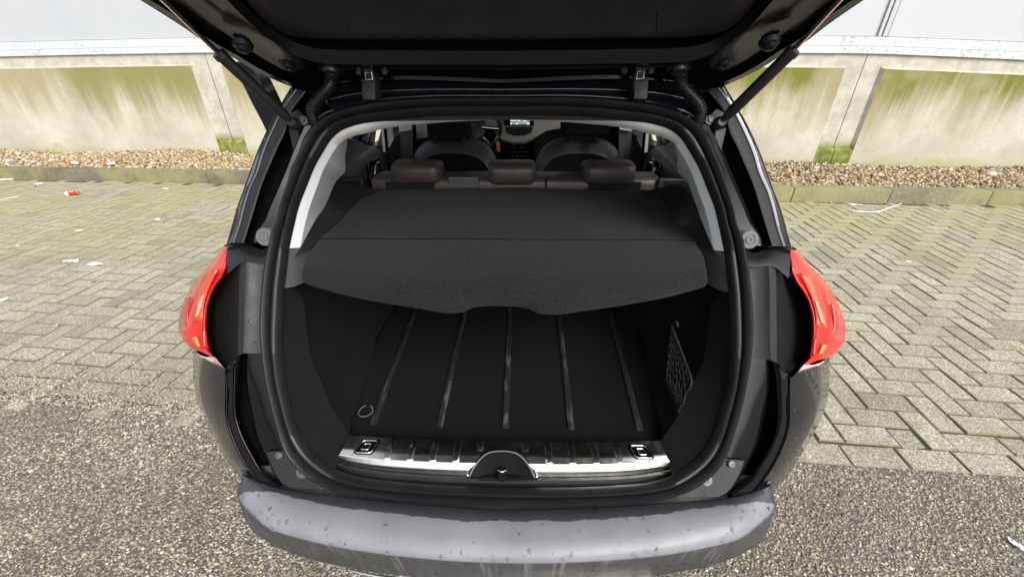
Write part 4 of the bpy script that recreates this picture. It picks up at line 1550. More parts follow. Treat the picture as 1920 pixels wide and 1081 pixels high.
# ---- door cards
for sx in (-1, 1):
    # rear door: padded top rolling over, handle cup
    X0 = 0.655
    cur = []
    for y in np.linspace(1.42, 2.02, 12):
        h = 0.985 + 0.03 * (y - 1.42)
        rr_ = 0.035
        cur.append([np.array([sx * (X0 + 0.09), y, h]), np.array([sx * (X0 + 0.04), y, h + 0.008]), np.array([sx * X0, y, h - 0.012]), np.array([sx * (X0 - 0.02), y, h - 0.07]),
                    np.array([sx * (X0 + 0.01), y, h - 0.17]), np.array([sx * (X0 + 0.02), y, 0.5])])
    cs2 = [rs(q, 16) for q in cur]
    V, Fc = grid(cs2)
    dc = mk("rear_door_card", V, Fc, M['leather_black'], car)
    cst = [(1.90, 0.99), (1.80, 0.985), (1.76, 0.93), (1.80, 0.86), (1.90, 0.85), (1.95, 0.92)]
    tube("handle_surround", [np.array([sx * (X0 - 0.026), y, z - 0.02]) for y, z in cst], 0.010, M['gloss'], dc, 8, closed=True)
    tube("handle", [np.array([sx * (X0 - 0.03), y, z]) for y, z in ((1.90, 0.955), (1.84, 0.95), (1.82, 0.90), (1.86, 0.875))], 0.007, M['chrome'], dc, 8, seg=10)
    V = [np.array([sx * 0.70, 2.12, 0.99]), np.array([sx * 0.70, 3.1, 1.0]), np.array([sx * 0.70, 3.1, 0.45]), np.array([sx * 0.70, 2.12, 0.45])]
    fd = mk("front_door_card", V, [(0, 1, 2, 3)], M['leather_black'], car, smooth=False)
    finish(fd, 0.05, 0)
    box("handle", (sx * 0.672, 2.75, 0.93), (0.012, 0.10, 0.05), M['chrome'], fd, bevel=0.005)
    # seat belt
    V = [np.array([sx * 0.60, 2.02, 1.36]), np.array([sx * 0.60, 2.065, 1.36]), np.array([sx * 0.635, 2.065, 0.75]), np.array([sx * 0.635, 2.02, 0.75])]
    finish(mk("seat_belt", V, [(0, 1, 2, 3)], M['cloth_black'], car, smooth=False), 0.002)

# ---- rear seats
def cushion(name, px0, px1, py0, py1, y, depth, mat, parent, lean=0.0, sub=2, r=0.25, flare=0.0):
    """rounded pad whose rear face spans the given extent at distance y"""
    a, b = UY(px0, py0, y), UY(px1, py1, y)
    cxm, czm = (a[0] + b[0]) / 2, (a[2] + b[2]) / 2
    w_, h_ = abs(b[0] - a[0]), abs(a[2] - b[2])
    bm = bmesh.new()
    bmesh.ops.create_cube(bm, size=1)
    for v in bm.verts:
        fx = 1 + (flare if v.co.y > 0 else 0)
        v.co = Vector((v.co.x * w_ * fx, v.co.y * depth - v.co.z * lean * h_, v.co.z * h_))
    rad = min(w_, h_, depth) * r
    bmesh.ops.bevel(bm, geom=bm.edges[:], offset=rad, segments=4, profile=0.6, affect='EDGES')
    bmesh.ops.translate(bm, verts=bm.verts, vec=(cxm, y + depth / 2, czm))
    me = bpy.data.meshes.new(name)
    bm.to_mesh(me)
    bm.free()
    me.shade_smooth()
    o = bpy.data.objects.new(name, me)
    COL.objects.link(o)
    me.materials.append(mat)
    par(o, parent)
    return o


rseat = cushion("rear_seat_back", 690, 1232, 334, 420, 1.47, 0.13, M['leather_brown'], car, r=0.22)
for a, b in ((728, 823), (915, 1003), (1100, 1191)):
    dy = 2 if a < 900 else 4
    hr = cushion("rear_headrest", a, b, 307 + dy / 2, 346 + dy, 1.44, 0.11, M['leather_brown'], rseat, r=0.42, flare=0.12)
# perforated centre cloth bands under outer headrests
for a, b in ((722, 815), (1104, 1200)):
    cushion("perforated_panel", a, b, 342, 362, 1.462, 0.012, M['cloth_black'], rseat, r=0.2)
mtp = None
for a, b in ((634, 684), (1236, 1290)):
    lt = cushion("release_bezel", a, b, 333 if a < 900 else 335, 361 if a < 900 else 364, 1.455, 0.02, M['plastic2'], rseat, r=0.3)
    cushion("release_handle", a + 12, b - 10, 340, 347, 1.45, 0.012, M['pit'], lt, r=0.2)
cushion("armrest_strap", 840, 898, 332, 352, 1.46, 0.014, M['leather_black'], rseat, r=0.3)
box("seat_split", (UY(1024, 345, 1.465)[0], 1.47, UY(1024, 345, 1.465)[2] - 0.0), (0.006, 0.02, 0.05), M['pit'], rseat)

# ---- front seats
for (cxp, yy) in ((838, 2.12), (1098, 2.12)):
    c0_ = UY(cxp + (6 if cxp < 900 else -6), 262, yy)
    zt = c0_[2] + 0.0
    xc = c0_[0]
    out, inn, bot = [], [], []
    # back shell: arch outline
    outl = []
    for t_ in np.linspace(0, 1, 25):
        a = math.pi * (1 - t_)
        cxx = math.copysign(abs(math.cos(a)) ** 0.75, math.cos(a))
        szz = abs(math.sin(a)) ** 0.62
        outl.append((xc + 0.235 * cxx, szz))
    H = 0.24
    rim0 = [np.array([x, yy + 0.05, zt - H + H * s_]) for x, s_ in outl]
    rim0 = [np.array([xc + 0.25 * (1 if outl[0][0] > xc else -1), yy + 0.03, zt - 0.62])] + rim0 + [np.array([xc - 0.25 * (1 if outl[0][0] > xc else -1), yy + 0.03, zt - 0.62])]
    sh = lambda k, dy, dz: [np.array([xc + (p[0] - xc) * k, p[1] + dy, (p[2] - (zt - 0.5)) * (k if p[2] > zt - 0.5 else 1) + zt - 0.5 + dz]) for p in rim0]
    cs3 = [rs(sh(0.98, 0.10, 0), 60), rs(sh(1.0, 0.05, 0), 60), rs(sh(0.97, 0.005, 0), 60), rs(sh(0.86, -0.03, 0), 60)]
    V, Fc = grid(cs3)
    seat = mk("front_seat", V, Fc, M['leather_black'], car)
    cs3 = [rs(sh(0.86, -0.028, 0), 60), rs(sh(0.82, -0.022, 0), 60), rs(sh(0.5, -0.030, -0.02), 60), rs(sh(0.02, -0.030, -0.05), 60)]
    V, Fc = grid(cs3)
    mk("seat_back_panel", V, Fc, M['cloth_black'], seat)
    hp = (795, 882, 205, 266) if cxp < 900 else (1055, 1143, 205, 258)
    cushion("headrest", hp[0], hp[1], hp[2], hp[3], yy, 0.11, M['cloth_black'], seat, r=0.28)
    for o_ in (-0.065, 0.065):
        tube("headrest_post", [(xc + o_ - 0.005, yy + 0.05, zt - 0.02), (xc + o_ - 0.005, yy + 0.05, zt + 0.08)], 0.006, M['plastic'], seat, 8)
        disc("post_collar", (xc + o_ - 0.005, yy + 0.0, zt - 0.002), (0, -0.2, 1), [(0.024, -0.01), (0.022, 0.008), (0.010, 0.012), (0.010, 0.02)], M['plastic2'], seat, 14)

# ---- dashboard
YD = 2.72


def dpt(px, py, y=YD):
    return UY(px, py, y)


dash_pts = [(780, 200), (780, 262), (880, 250), (905, 238), (925, 245), (940, 262), (962, 268), (985, 268), (1005, 258), (1025, 246), (1060, 240), (1160, 238), (1200, 236), (1200, 200)]
dash = prism("dashboard", [dpt(*p) for p in dash_pts], (0, 0.10, 0.0), M['beige'], car, bevel=0.008)
scr = prism("screen_bezel", [dpt(x, y, YD - 0.012) for x, y in ((942, 215), (1003, 215), (1001, 236), (945, 236))], (0, 0.011, 0), M['chrome'], dash)
prism("screen_frame", [dpt(x, y, YD - 0.015) for x, y in ((944, 214), (1000, 214), (999, 235), (947, 235))], (0, 0.004, 0), M['gloss'], dash)
mt, nt, bs = newmat("screen_glow")
bs.inputs["Base Color"].default_value = (0.02, 0.03, 0.03, 1)
bs.inputs["Emission Color"].default_value = (0.18, 0.24, 0.22, 1)
bs.inputs["Emission Strength"].default_value = 0.7
M['screen'] = mt
mt, nt, bs = newmat("screen_mark")
bs.inputs["Emission Color"].default_value = (0.75, 0.85, 0.85, 1)
bs.inputs["Emission Strength"].default_value = 0.8
M['smark'] = mt
mt, nt, bs = newmat("screen_blue")
bs.inputs["Emission Color"].default_value = (0.15, 0.32, 0.6, 1)
bs.inputs["Emission Strength"].default_value = 0.8
M['sblue'] = mt
so = prism("screen", [dpt(x, y, YD - 0.0165) for x, y in ((957, 216), (994, 216), (993, 233.5), (957, 233.5))], (0, 0.002, 0), M['screen'], dash)
for (a, b, c_, d_, mm) in ((957, 225.4, 968, 226.6, 'smark'), (970, 225.4, 976, 226.6, 'smark'), (957, 231, 960, 233, 'smark'), (967, 231, 971, 233, 'smark'), (980, 229, 990, 230, 'sblue'), (972, 229.6, 979, 230.6, 'sblue'), (980, 226.5, 988, 227.5, 'smark'), (988, 231, 993, 233, 'smark')):
    prism("screen_mark", [dpt(x, y, YD - 0.0175) for x, y in ((a, b), (c_, b), (c_, d_), (a, d_))], (0, 0.0008, 0), M[mm], so)
vent = prism("air_vent", [dpt(x, y, YD - 0.012) for x, y in ((946, 238), (1000, 238), (996, 250), (985, 254), (962, 254), (951, 250))], (0, 0.011, 0), M['chrome'], dash)
prism("vent_opening", [dpt(x, y, YD - 0.014) for x, y in ((948.5, 239.2), (998, 239.2), (994, 249), (984, 252.6), (963, 252.6), (953, 249))], (0, 0.004, 0), M['pit'], vent)
for yy_ in (241.5, 244.5, 247.5, 250.5):
    prism("slat", [dpt(x, y, YD - 0.018) for x, y in ((951 + (yy_ - 241) * .5, yy_), (972, yy_), (972, yy_ + 1.1), (951 + (yy_ - 241) * .5, yy_ + 1.1))], (0, 0.004, 0), M['mgrey'], vent)
    prism("slat", [dpt(x, y, YD - 0.018) for x, y in ((974, yy_), (996 - (yy_ - 241) * .5, yy_), (996 - (yy_ - 241) * .5, yy_ + 1.1), (974, yy_ + 1.1))], (0, 0.004, 0), M['mgrey'], vent)
cst = prism("centre_console", [dpt(x, y, YD - 0.05) for x, y in ((941, 264), (962, 270), (986, 270), (1003, 262), (1000, 330), (944, 330))], (0, 0.04, 0), M['gloss'], car)
for yy_, xs_ in ((275, (950, 962, 976, 990)), (284, (951, 958, 965, 972, 979, 986)), (292, (952, 960, 968, 976, 984))):
    for i, xx in enumerate(xs_):
        prism("button", [dpt(x, y, YD - 0.055) for x, y in ((xx, yy_), (xx + 4.5, yy_), (xx + 4.5, yy_ + 2), (xx, yy_ + 2))], (0, 0.004, 0), M['chrome' if (i in (0,) or yy_ == 275 and i == 3) else 'mgrey'], cst)
disc("gear_knob", UY(968, 309, 2.35), (0, -0.3, 1), [(0.012, -0.10), (0.014, -0.02), (0.022, 0.0), (0.020, 0.018), (0.01, 0.026)], M['chrome'], car, 16)
mk("dashboard_body", [(-0.7, YD + 0.06, 1.1), (0.7, YD + 0.06, 1.1), (0.7, YD + 0.06, 0.45), (-0.7, YD + 0.06, 0.45), (-0.7, 3.3, 1.02), (0.7, 3.3, 1.02)], [(0, 1, 2, 3), (0, 1, 5, 4)], M['plastic2'], car, smooth=False)
# steering wheel
swc = UY(888, 238, 2.50)
ring = []
for a in np.linspace(0, 2 * math.pi, 40, endpoint=False):
    ring.append(swc + np.array([0.155 * math.cos(a), -0.06 * math.sin(a) * 1.0 + 0.0, 0.145 * math.sin(a)]))
sw = tube("steering_wheel", ring, 0.014, M['leather_black'], car, 10, closed=True)
disc("hub", swc, (0, -0.9, 0.4), [(0.075, -0.02), (0.07, 0.005), (0.05, 0.014), (0.02, 0.017)], M['leather_black'], sw, 20)
tube("spoke", [swc + np.array([0.05, -0.01, 0.0]), swc + np.array([0.145, 0, -0.01])], 0.015, M['chrome'], sw, 8)
tube("spoke", [swc + np.array([0.03, -0.01, -0.04]), swc + np.array([0.09, 0.05, -0.115])], 0.012, M['alu'], sw, 8)
disc("badge", swc + np.array([0.0, -0.02, 0.01]), (0, -0.9, 0.4), [(0.018, 0.0), (0.016, 0.004), (0.01, 0.006)], M['chrome'], sw, 5)
ic = prism("instrument_cluster", [dpt(x, y, 2.66) for x, y in ((820, 205), (912, 205), (910, 250), (880, 262), (830, 262))], (0, 0.05, 0), M['plastic2'], car, bevel=0.01)

# key tag (its own thing)
kt = thing("key_tag", "small yellow key tag hanging by the steering column, seen between the front seats", "key tag", UY(934, 275, 2.50))
prism("tag_plate", [UY(x, y, 2.50) for x, y in ((930, 264), (937, 266), (938, 285), (932, 284))], (0, 0.006, 0), M['yellow'], kt)
tube("key_ring", [UY(931, 258, 2.50) + np.array([0.008 * math.cos(a), 0, 0.010 * math.sin(a)]) for a in np.linspace(0, 6.28, 14, endpoint=False)], 0.0015, M['chrome'], kt, 6, closed=True)
prism("key_blade", [UY(x, y, 2.502) for x, y in ((931, 266), (933, 266), (932.5, 289), (931, 288))], (0, 0.003, 0), M['steelbolt'], kt)

# =================================================================== parcel shelf
def row(pts, z):
    return bz(pts, z)


s_rows = [
    row([(697, 357), (800, 355), (950, 352)], 0.962),
    row([(674, 374), (800, 373), (950, 371)], 0.965),
    row([(652, 398), (800, 397), (950, 396)], 0.966),
    row([(636, 418), (800, 420), (950, 420)], 0.966),
    row([(600, 445.5), (800, 446.5), (950, 446.5)], 0.966),
    row([(600, 447), (800, 448), (950, 448)], 0.9640),
    row([(600, 447.2), (800, 448.2), (950, 448.2)], 0.9640),
    row([(599, 448.6), (800, 449.6), (950, 449.6)], 0.966),
    row([(580, 474), (800, 480), (950, 481)], 0.966),
    row([(571, 497), (700, 507), (800, 511), (950, 513)], [.962, .966, .966, .966]),
    row([(566, 514), (640, 530), (700, 535), (800, 540), (950, 541)], [.956, .955, .955, .955, .955]),
    row([(566, 523), (640, 544), (700, 555), (780, 566), (850, 572), (885, 566), (910, 562), (950, 561)], [.946, .94, .938, .936, .934, .936, .937, .938]),
    row([(571, 531), (640, 552), (700, 565), (780, 578), (846, 587), (868, 585), (886, 577), (908, 573.5), (950, 573)], [.938, .928, .922, .920, .918, .918, .920, .922, .924]),
    row([(578, 532), (640, 551), (700, 563), (780, 576), (846, 584), (868, 582), (886, 574), (908, 570.5), (950, 570)], [.930, .915, .910, .908, .906, .906, .908, .910, .912]),
]
shelf = loft("parcel_shelf_panel", s_rows[:6], 60, M['felt'], None, 'join', sharp=75)
SH = thing("parcel_shelf", "dark grey felt parcel shelf with notched lip covering the top of the boot", "parcel shelf", (0, 1.0, 0.95))
shelf.name = "rear_board"
par(shelf, SH)
fb = loft("front_board", s_rows[6:], 90, M['felt'], SH, 'join', sharp=80)
from mathutils import noise as mn
for ob_ in (shelf, fb):
    for v_ in ob_.data.vertices:
        v_.co.z += 0.0022 * mn.noise(Vector((v_.co.x * 7, v_.co.y * 9, 0))) + 0.0008 * mn.noise(Vector((v_.co.x * 31, v_.co.y * 31, 3)))
finish(fb, 0.012, -1)

# cargo net
NT = thing("cargo_net", "black elastic cargo net hooked on the right side wall of the boot", "net", (0.42, 0.95, 0.6))
hook = UX(1269, 607, 0.435)


def npt(u, v):
    a, b = UX(1269, 612, 0.430), UX(1256, 735, 0.425)
    c_, d_ = UX(1272, 620, 0.430), UX(1308, 712, 0.440)
    e_ = UX(1282, 772, 0.425)
    # quad: a (top) -> left edge b -> bottom e, right edge d
    L_ = a * (1 - v) + b * v if v < 0.8 else (a * 0.2 + b * 0.8) * (1 - v) / 0.2 + e_ * (v - 0.8) / 0.2
    R_ = c_ * (1 - v / 0.75) + d_ * (v / 0.75) if v < 0.75 else d_ * (1 - v) / 0.25 + e_ * (v - 0.75) / 0.25
    return L_ * (1 - u) + R_ * u


for i in range(8):
    u = i / 7
    tube("cord", [npt(u, v) + np.array([-0.012, 0.004 * math.sin(v * 50 + i * 3.1), 0.0]) for v in np.linspace(0, 1, 26)], 0.0019 if 0 < i < 7 else 0.0034, M['netcord'], NT, 5)
for i in range(10):
    v = 0.12 + 0.84 * i / 9
    tube("cross_cord", [npt(u, v) + np.array([-0.012, 0, 0.003 * math.sin(u * 20 + i * 2)]) for u in np.linspace(0, 1, 10)], 0.0012, M['netcord'], NT, 5)
disc("hook", hook, (-1, -0.3, 0), [(0.009, 0), (0.009, 0.006), (0.004, 0.007), (0.004, 0.002)], M['netcord'], NT, 14)

# =================================================================== tailgate (parts of the car)
def suffix(s, d):
    return [TP(-(0.635 - s), 0.72, d), TP(-(0.62 - s), 0.48, d), TP(-(0.54 - s), 0.26 + 0.3 * s, d), TP(-(0.30 - s * .5), 0.15 + s, d), TP(0, 0.13 + s, d)]


def tcurve(pts, s, d):
    return [UT(x, y, d) for x, y in pts] + suffix(s, d)


O_px = [(950, 159), (720, 154), (640, 160), (590, 170), (560, 167), (517, 151), (475, 131), (438, 109), (400, 90), (349, 55), (262, 0)]
O2 = [(950, 155), (720, 150), (640, 155), (590, 164), (560, 161), (520, 146), (479, 125), (443, 103), (406, 83), (356, 47), (280, 0)]
M1 = [(950, 148), (720, 143), (640, 147), (595, 152), (565, 148), (530, 134), (492, 113), (458, 90), (422, 64), (380, 32), (330, -12)]
M2 = [(950, 127), (720, 126), (630, 125), (598, 123), (572, 118), (545, 108), (510, 87), (478, 64), (447, 36), (415, 4), (380, -35)]
M2b = [(950, 122), (720, 121), (630, 120), (600, 118), (577, 113), (550, 102), (516, 81), (485, 58), (455, 30), (424, -2), (390, -40)]
M3 = [(950, 96), (720, 95), (630, 94), (600, 92), (575, 88), (552, 80), (522, 64), (494, 44), (466, 18), (440, -12), (410, -50)]
M4 = [(950, 90), (720, 89), (630, 88), (600, 86), (578, 82), (556, 75), (527, 59), (500, 40), (472, 14), (446, -16), (416, -54)]
I_ = [(950, 77), (720, 76), (630, 76), (590, 75), (560, 73), (530, 70), (505, 58), (482, 38), (458, 8), (436, -25), (410, -62)]
tg = loft("tailgate", [[p + np.array([0.03 * (1 if p[0] < -0.05 else 0), 0.0, 0.05]) for p in tcurve(O_px, 0, 0)], tcurve(O_px, 0, 0.0), tcurve(O2, 0.012, 0.004), tcurve(O2, 0.016, -0.006), tcurve(M1, 0.03, -0.010), tcurve(M2, 0.07, 0.018),
                       tcurve(M2b, 0.075, 0.020), tcurve(M3, 0.11, 0.006), tcurve(M4, 0.115, -0.006), tcurve(I_, 0.13, -0.022)], 110, M['gate'], car, 'join', sharp=28)
# inner trim panel
I2 = [(950, 73), (720, 72), (630, 72), (592, 71), (564, 69), (536, 65), (512, 53), (490, 33), (466, 3), (444, -30), (418, -66)]
I3 = [(950, 62), (720, 61), (640, 60), (610, 58), (585, 52), (560, 44), (538, 28), (518, 8), (498, -18), (480, -50), (460, -90)]
I4 = [(950, 25), (740, 24), (690, 22), (665, 16), (650, 8), (636, -4), (624, -20), (612, -40), (600, -64), (590, -90), (580, -120)]
c = [tcurve(I_, 0.13, -0.020), tcurve(I2, 0.135, 0.0), tcurve(I2, 0.14, 0.003), tcurve(I3, 0.18, 0.000), tcurve(I4, 0.26, -0.008)]
c.append([TP(-0.3, 0.7, -0.032)] * 1 + [TP(-0.2, 0.6, -0.035), TP(-0.1, 0.5, -0.035), TP(0, 0.45, -0.035)])
c[-1] = [TP(0, 0.70, -0.010), TP(-0.16, 0.66, -0.010), TP(-0.2, 0.55, -0.010), TP(-0.12, 0.45, -0.010), TP(0, 0.42, -0.010)]
c.append([TP(0, 0.60, -0.010), TP(-0.01, 0.58, -0.010), TP(-0.012, 0.56, -0.010), TP(-0.01, 0.54, -0.010), TP(0, 0.52, -0.010)])
tr = loft("tailgate_trim", c, 110, M['gatetrim'], car, 'join', sharp=60)
for sx in (-1, 1):
    a, b = UT(655, 71, 0.001), UT(645, -8, -0.012)
    V = [a * [-sx, 1, 1], b * [-sx, 1, 1]]
    tube("trim_seam", [V[0], V[1]], 0.0016, M['pit'], tr, 5)
# outer skin
Ocap = [p + TN * -0.10 for p in tcurve(O2, 0.05, 0)]
loft("tailgate_outer_skin", [[p + np.array([0.03 * (1 if p[0] < -0.05 else 0), 0.0, 0.05]) for p in tcurve(O_px, 0, 0)], Ocap, [TP(0, 0.9, -0.14), TP(-0.3, 0.8, -0.14), TP(-0.3, 0.4, -0.14), TP(0, 0.3, -0.14)], [TP(0, 0.62, -0.14), TP(-0.01, 0.61, -0.14), TP(-0.01, 0.59, -0.14), TP(0, 0.58, -0.14)]], 60, M['paint'], car, 'join')
# spoiler cheek behind the left strut
sp = [UY(x, y, 1.16) for x, y in ((436, 118), (448, 147), (472, 195), (490, 229), (506, 262), (524, 232), (517, 210), (495, 165), (478, 132), (462, 112))]
prism("spoiler_cheek", sp, (0.0, 0.05, 0.01), M['paint'], tg, bevel=0.004)
# rubber stops on the gate
for px, py, r_ in ((455, 88, 0.011), (541, 121, 0.012)):
    q = UT(px, py, 0.006)
    for sx in (1, -1):
        disc("stop_bolt", q * [sx, 1, 1], TN, [(r_ * 1.7, -0.006), (r_ * 1.5, 0.002), (r_, 0.004), (r_ * 0.95, 0.009), (r_ * 0.5, 0.010), (r_ * 0.4, 0.006)], M['plastic'], tg, 20)
# hinges
for sx in (1, -1):
    q = U(697, 168, -0.02) * [sx, 1, 1]
    hz = box("hinge", (q[0], q[1] + 0.0, q[2] - 0.005), (0.030, 0.045, 0.045), M['plastic2'], car, rot=Matrix.Rotation(math.radians(-20), 3, 'X'), bevel=0.007)
    u = UT(697, 143, 0.015) * [sx, 1, 1]
    box("hinge_arm", (u[0], u[1], u[2]), (0.022, 0.03, 0.05), M['plastic2'], hz, rot=Matrix.Rotation(math.radians(15), 3, 'X'), bevel=0.004)
    tube("hinge_clip", [np.array([u[0] + a, u[1] - 0.018, u[2] + b]) for a, b in ((-0.007, -0.006), (0.007, -0.006), (0.007, 0.008), (-0.007, 0.008))], 0.0018, M['chrome'], hz, 6, closed=True)
    for o_ in (-0.021, 0.021):
        b_ = UT(697 + o_ * 1150, 133, 0.010) * [sx, 1, 1]
        disc("hinge_bolt", b_, (0, -0.5, -0.86), [(0.009, -0.004), (0.009, 0.0), (0.0055, 0.001), (0.0055, 0.007), (0.003, 0.008)], M['steelbolt'], hz, 6)
# wiring conduits
for sx in (1, -1):
    pts = [UT(621, 128, 0.012), U(621, 143, -0.030), U(620, 156, -0.032), U(612, 170, -0.032), U(600, 183, -0.030), U(589, 197, -0.028), U(585, 212, -0.022), U(588, 226, -0.014), U(594, 238, -0.004)]
    pts = [p * [sx, 1, 1] for p in pts]
    n_ = 33 * 4
    rr_ = [0.0135 if (k % 4) in (0, 1) else 0.0098 for k in range(n_)]
    P_ = rs(pts, n_)
    cdt = tube("wiring_conduit", P_, rr_, M['rubber'], car, 14)
    disc("conduit_cap", pts[0], TN, [(0.026, -0.006), (0.026, 0.002), (0.016, 0.006), (0.014, 0.012)], M['rubber'], cdt, 20)
# gas struts
for sx in (1, -1):
    a = U(549, 230, -0.03)
    b = UT(414, 104, 0.035)
    top = b + (b - a) / np.linalg.norm(b - a) * 0.0
    c_ = UT(255, -50, 0.02)
    a, b, c_ = [p * [sx, 1, 1] for p in (a, b, c_)]
    e = (b - a) / np.linalg.norm(b - a)
    L_ = np.linalg.norm(b - a)
    if sx > 0:
        pass
    stt = tube("gas_strut", [a + e * 0.012, a + e * 0.03, b - e * 0.01, b], [0.008, 0.0115, 0.0115, 0.0115], M['plastic2'], car, 16)
    tube("strut_cap", [b - e * 0.004, b + e * 0.006], [0.0135, 0.0125], M['plastic'], stt, 16)
    tube("strut_rod", [b, b + (c_ - b)], 0.0048, M['chrome'], stt, 12)
    disc("strut_ball_joint", a, (0, -0.9, 0.3), [(0.013, -0.03), (0.013, 0.0), (0.008, 0.006)], M['plastic'], stt, 16)
    br = prism("strut_bracket", [p * np.array([sx, 1, 1]) for p in (U(548, 214, -0.004), U(562, 206, -0.004), U(576, 222, -0.004), U(570, 236, -0.004), U(556, 242, -0.004), U(545, 232, -0.004))], (0, -0.008, 0.003), M['plastic'], car, bevel=0.002)
    disc("bracket_bolt", U(569, 226, -0.014) * [sx, 1, 1], (0, -0.9, 0.4), [(0.012, -0.004), (0.011, 0.001), (0.006, 0.002), (0.006, 0.006)], M['steelbolt'], br, 6)
    prism("pillar_flap", [p * np.array([sx, 1, 1]) for p in (U(541, 240, 0.0), U(560, 246, 0.0), U(558, 285, 0.0), U(551, 288, 0.0))], (0, 0.005, 0), M['plastic2'], car)

# =================================================================== water drops
def drops(target, count, rmin, rmax, keep=None, seed=1, flat=0.45):
    me = target.data
    g = np.random.default_rng(seed)
    me.calc_loop_triangles()
    nt_ = len(me.loop_triangles)
    tri = np.empty(nt_ * 3, np.int32)
    me.loop_triangles.foreach_get("vertices", tri)
    tri = tri.reshape(-1, 3)
    co = np.empty(len(me.vertices) * 3)
    me.vertices.foreach_get("co", co)
    co = co.reshape(-1, 3)
    a, b, c = co[tri[:, 0]], co[tri[:, 1]], co[tri[:, 2]]
    nr = np.cross(b - a, c - a)
    ar = np.linalg.norm(nr, axis=1)
    nr = nr / (ar[:, None] + 1e-12)
    cen = (a + b + c) / 3
    to = CAM - cen
    w = ar.copy()
    flip = np.sign((nr * to).sum(1))
    nr = nr * flip[:, None]
    if keep is not None:
        w = w * np.array([keep(*p, *q) for p, q in zip(cen, nr)])
    if w.sum() <= 0:
        return
    idx = g.choice(len(w), count, p=w / w.sum())
    r1, r2 = np.sqrt(g.random(count)), g.random(count)
    P = (1 - r1)[:, None] * a[idx] + (r1 * (1 - r2))[:, None] * b[idx] + (r1 * r2)[:, None] * c[idx]
    Nn = nr[idx]
    R = rmin + (rmax - rmin) * g.random(count) ** 2
    V0, F0 = ico(1)
    V, Fc = [], []
    for k in range(count):
        n = Nn[k]
        t1 = np.cross(n, [0.3, 0.9, 0.2])
        t1 /= np.linalg.norm(t1)
        t2 = np.cross(n, t1)
        st_ = 1 + 0.5 * g.random()
        W_ = P[k] + R[k] * (V0[:, :1] * t1 + V0[:, 1:2] * t2 * st_ + V0[:, 2:3] * n * flat)
        b_ = len(V) * len(V0)
        V.append(W_)
        Fc.append(F0 + b_)
    o = mk("water_drops", np.vstack(V), np.vstack(Fc).tolist(), M['water'], target)
    o["kind"] = "stuff"
    return o


drops(bump_o, 1000, 0.0014, 0.0046, lambda x, y, z, a, b, c: (1 if z > 0.44 else 0.2) * (3.5 if abs(x) > 0.50 else (1.8 if (c < 0.9 or y > 0.525 + 0.3 * x * x) else 0.35)), 1)
for o in [ob for ob in list(car.children) if ob.name.startswith("tail_lamp")]:
    drops(o, 120, 0.0007, 0.0020, None, 3)
for o in [ob for ob in list(car.children) if ob.name.startswith(("bumper_corner", "pillar_trim", "rear_quarter_pillar", "lamp_ledge", "rear_face", "roof_gutter_panel", "corner_plate"))]:
    drops(o, 110, 0.0007, 0.0022, None, hash(o.name) % 97 if False else len(o.name))

# =================================================================== litter
def crumple(name, c, sx_, sy_, h, mat, label, cat, group=None, seed=0, parent=None):
    g = np.random.default_rng(seed)
    n, m_ = 22, 4
    ph1, ph2 = g.uniform(0, 6.28, 2)
    V, Fc = [(c[0], c[1], c[2] + 0.002 + h * 0.7)], []
    edge = [0.5 * (1 + 0.28 * math.sin(2 * t + ph1) + 0.16 * math.sin(5 * t + ph2) + g.normal(0, 0.09)) for t in np.linspace(0, 2 * math.pi, n, endpoint=False)]
    for j in range(1, m_ + 1):
        for i in range(n):
            t = 2 * math.pi * i / n
            r_ = edge[i] * j / m_
            V.append((c[0] + r_ * sx_ * math.cos(t), c[1] + r_ * sy_ * math.sin(t), c[2] + 0.002 + abs(g.normal(0, 0.8)) * h))
    for i in range(n):
        k = (i + 1) % n
        Fc.append((0, 1 + i, 1 + k))
        for j in range(m_ - 1):
            a_ = 1 + j * n
            Fc.append((a_ + i, a_ + n + i, a_ + n + k))
            Fc.append((a_ + i, a_ + n + k, a_ + k))
    o = mk(name, V, Fc, mat, parent, smooth=False)
    finish(o, 0.001)
    if label:
        tag(o, label, cat, group)
    return o


GZ = 0.006
papers = [((10, 338), .16, .10, .012, "torn white paper scrap at the far left beside the kerb"),
          ((74, 346), .07, .04, .010, "small white scrap just left of the crushed red can, near the kerb"),
          ((296, 412), .06, .035, .008, "white scrap with dead leaf on the pavers beyond the left car pillar"),
          ((148, 433), .06, .03, .004, "thin white scrap lying alone on the pavers below the red can"),
          ((134, 490), .09, .05, .006, "ragged white paper scrap, left one of the pair on the pavers"),
          ((178, 496), .12, .04, .006, "wide white paper scrap, right one of the pair on the pavers"),
          ((5, 563), .05, .05, .005, "white paper scrap cut by the left edge of the picture"),
          ((33, 461), .03, .02, .003, "tiny white scrap above the left-edge paper scrap"),
          ((1703, 491), .035, .02, .004, "tiny white scrap on the pavers right of the right lamp"),
          ((1906, 1022), .026, .034, .005, "white scrap on the rough road at the bottom right corner"),
          ((1605, 384), .10, .03, .004, "white scrap at the foot of the kerb behind the right lamp"),
          ((310, 354), .07, .02, .004, "flat white scrap at the kerb foot by the left pillar")]
for i, (p, a, b, h, lab) in enumerate(papers):
    q = UZ(p[0], p[1], GZ)
    crumple("paper_scrap", q, a, b, h, M['white'], lab, "litter", "white paper scraps on the ground", seed=50 + i)
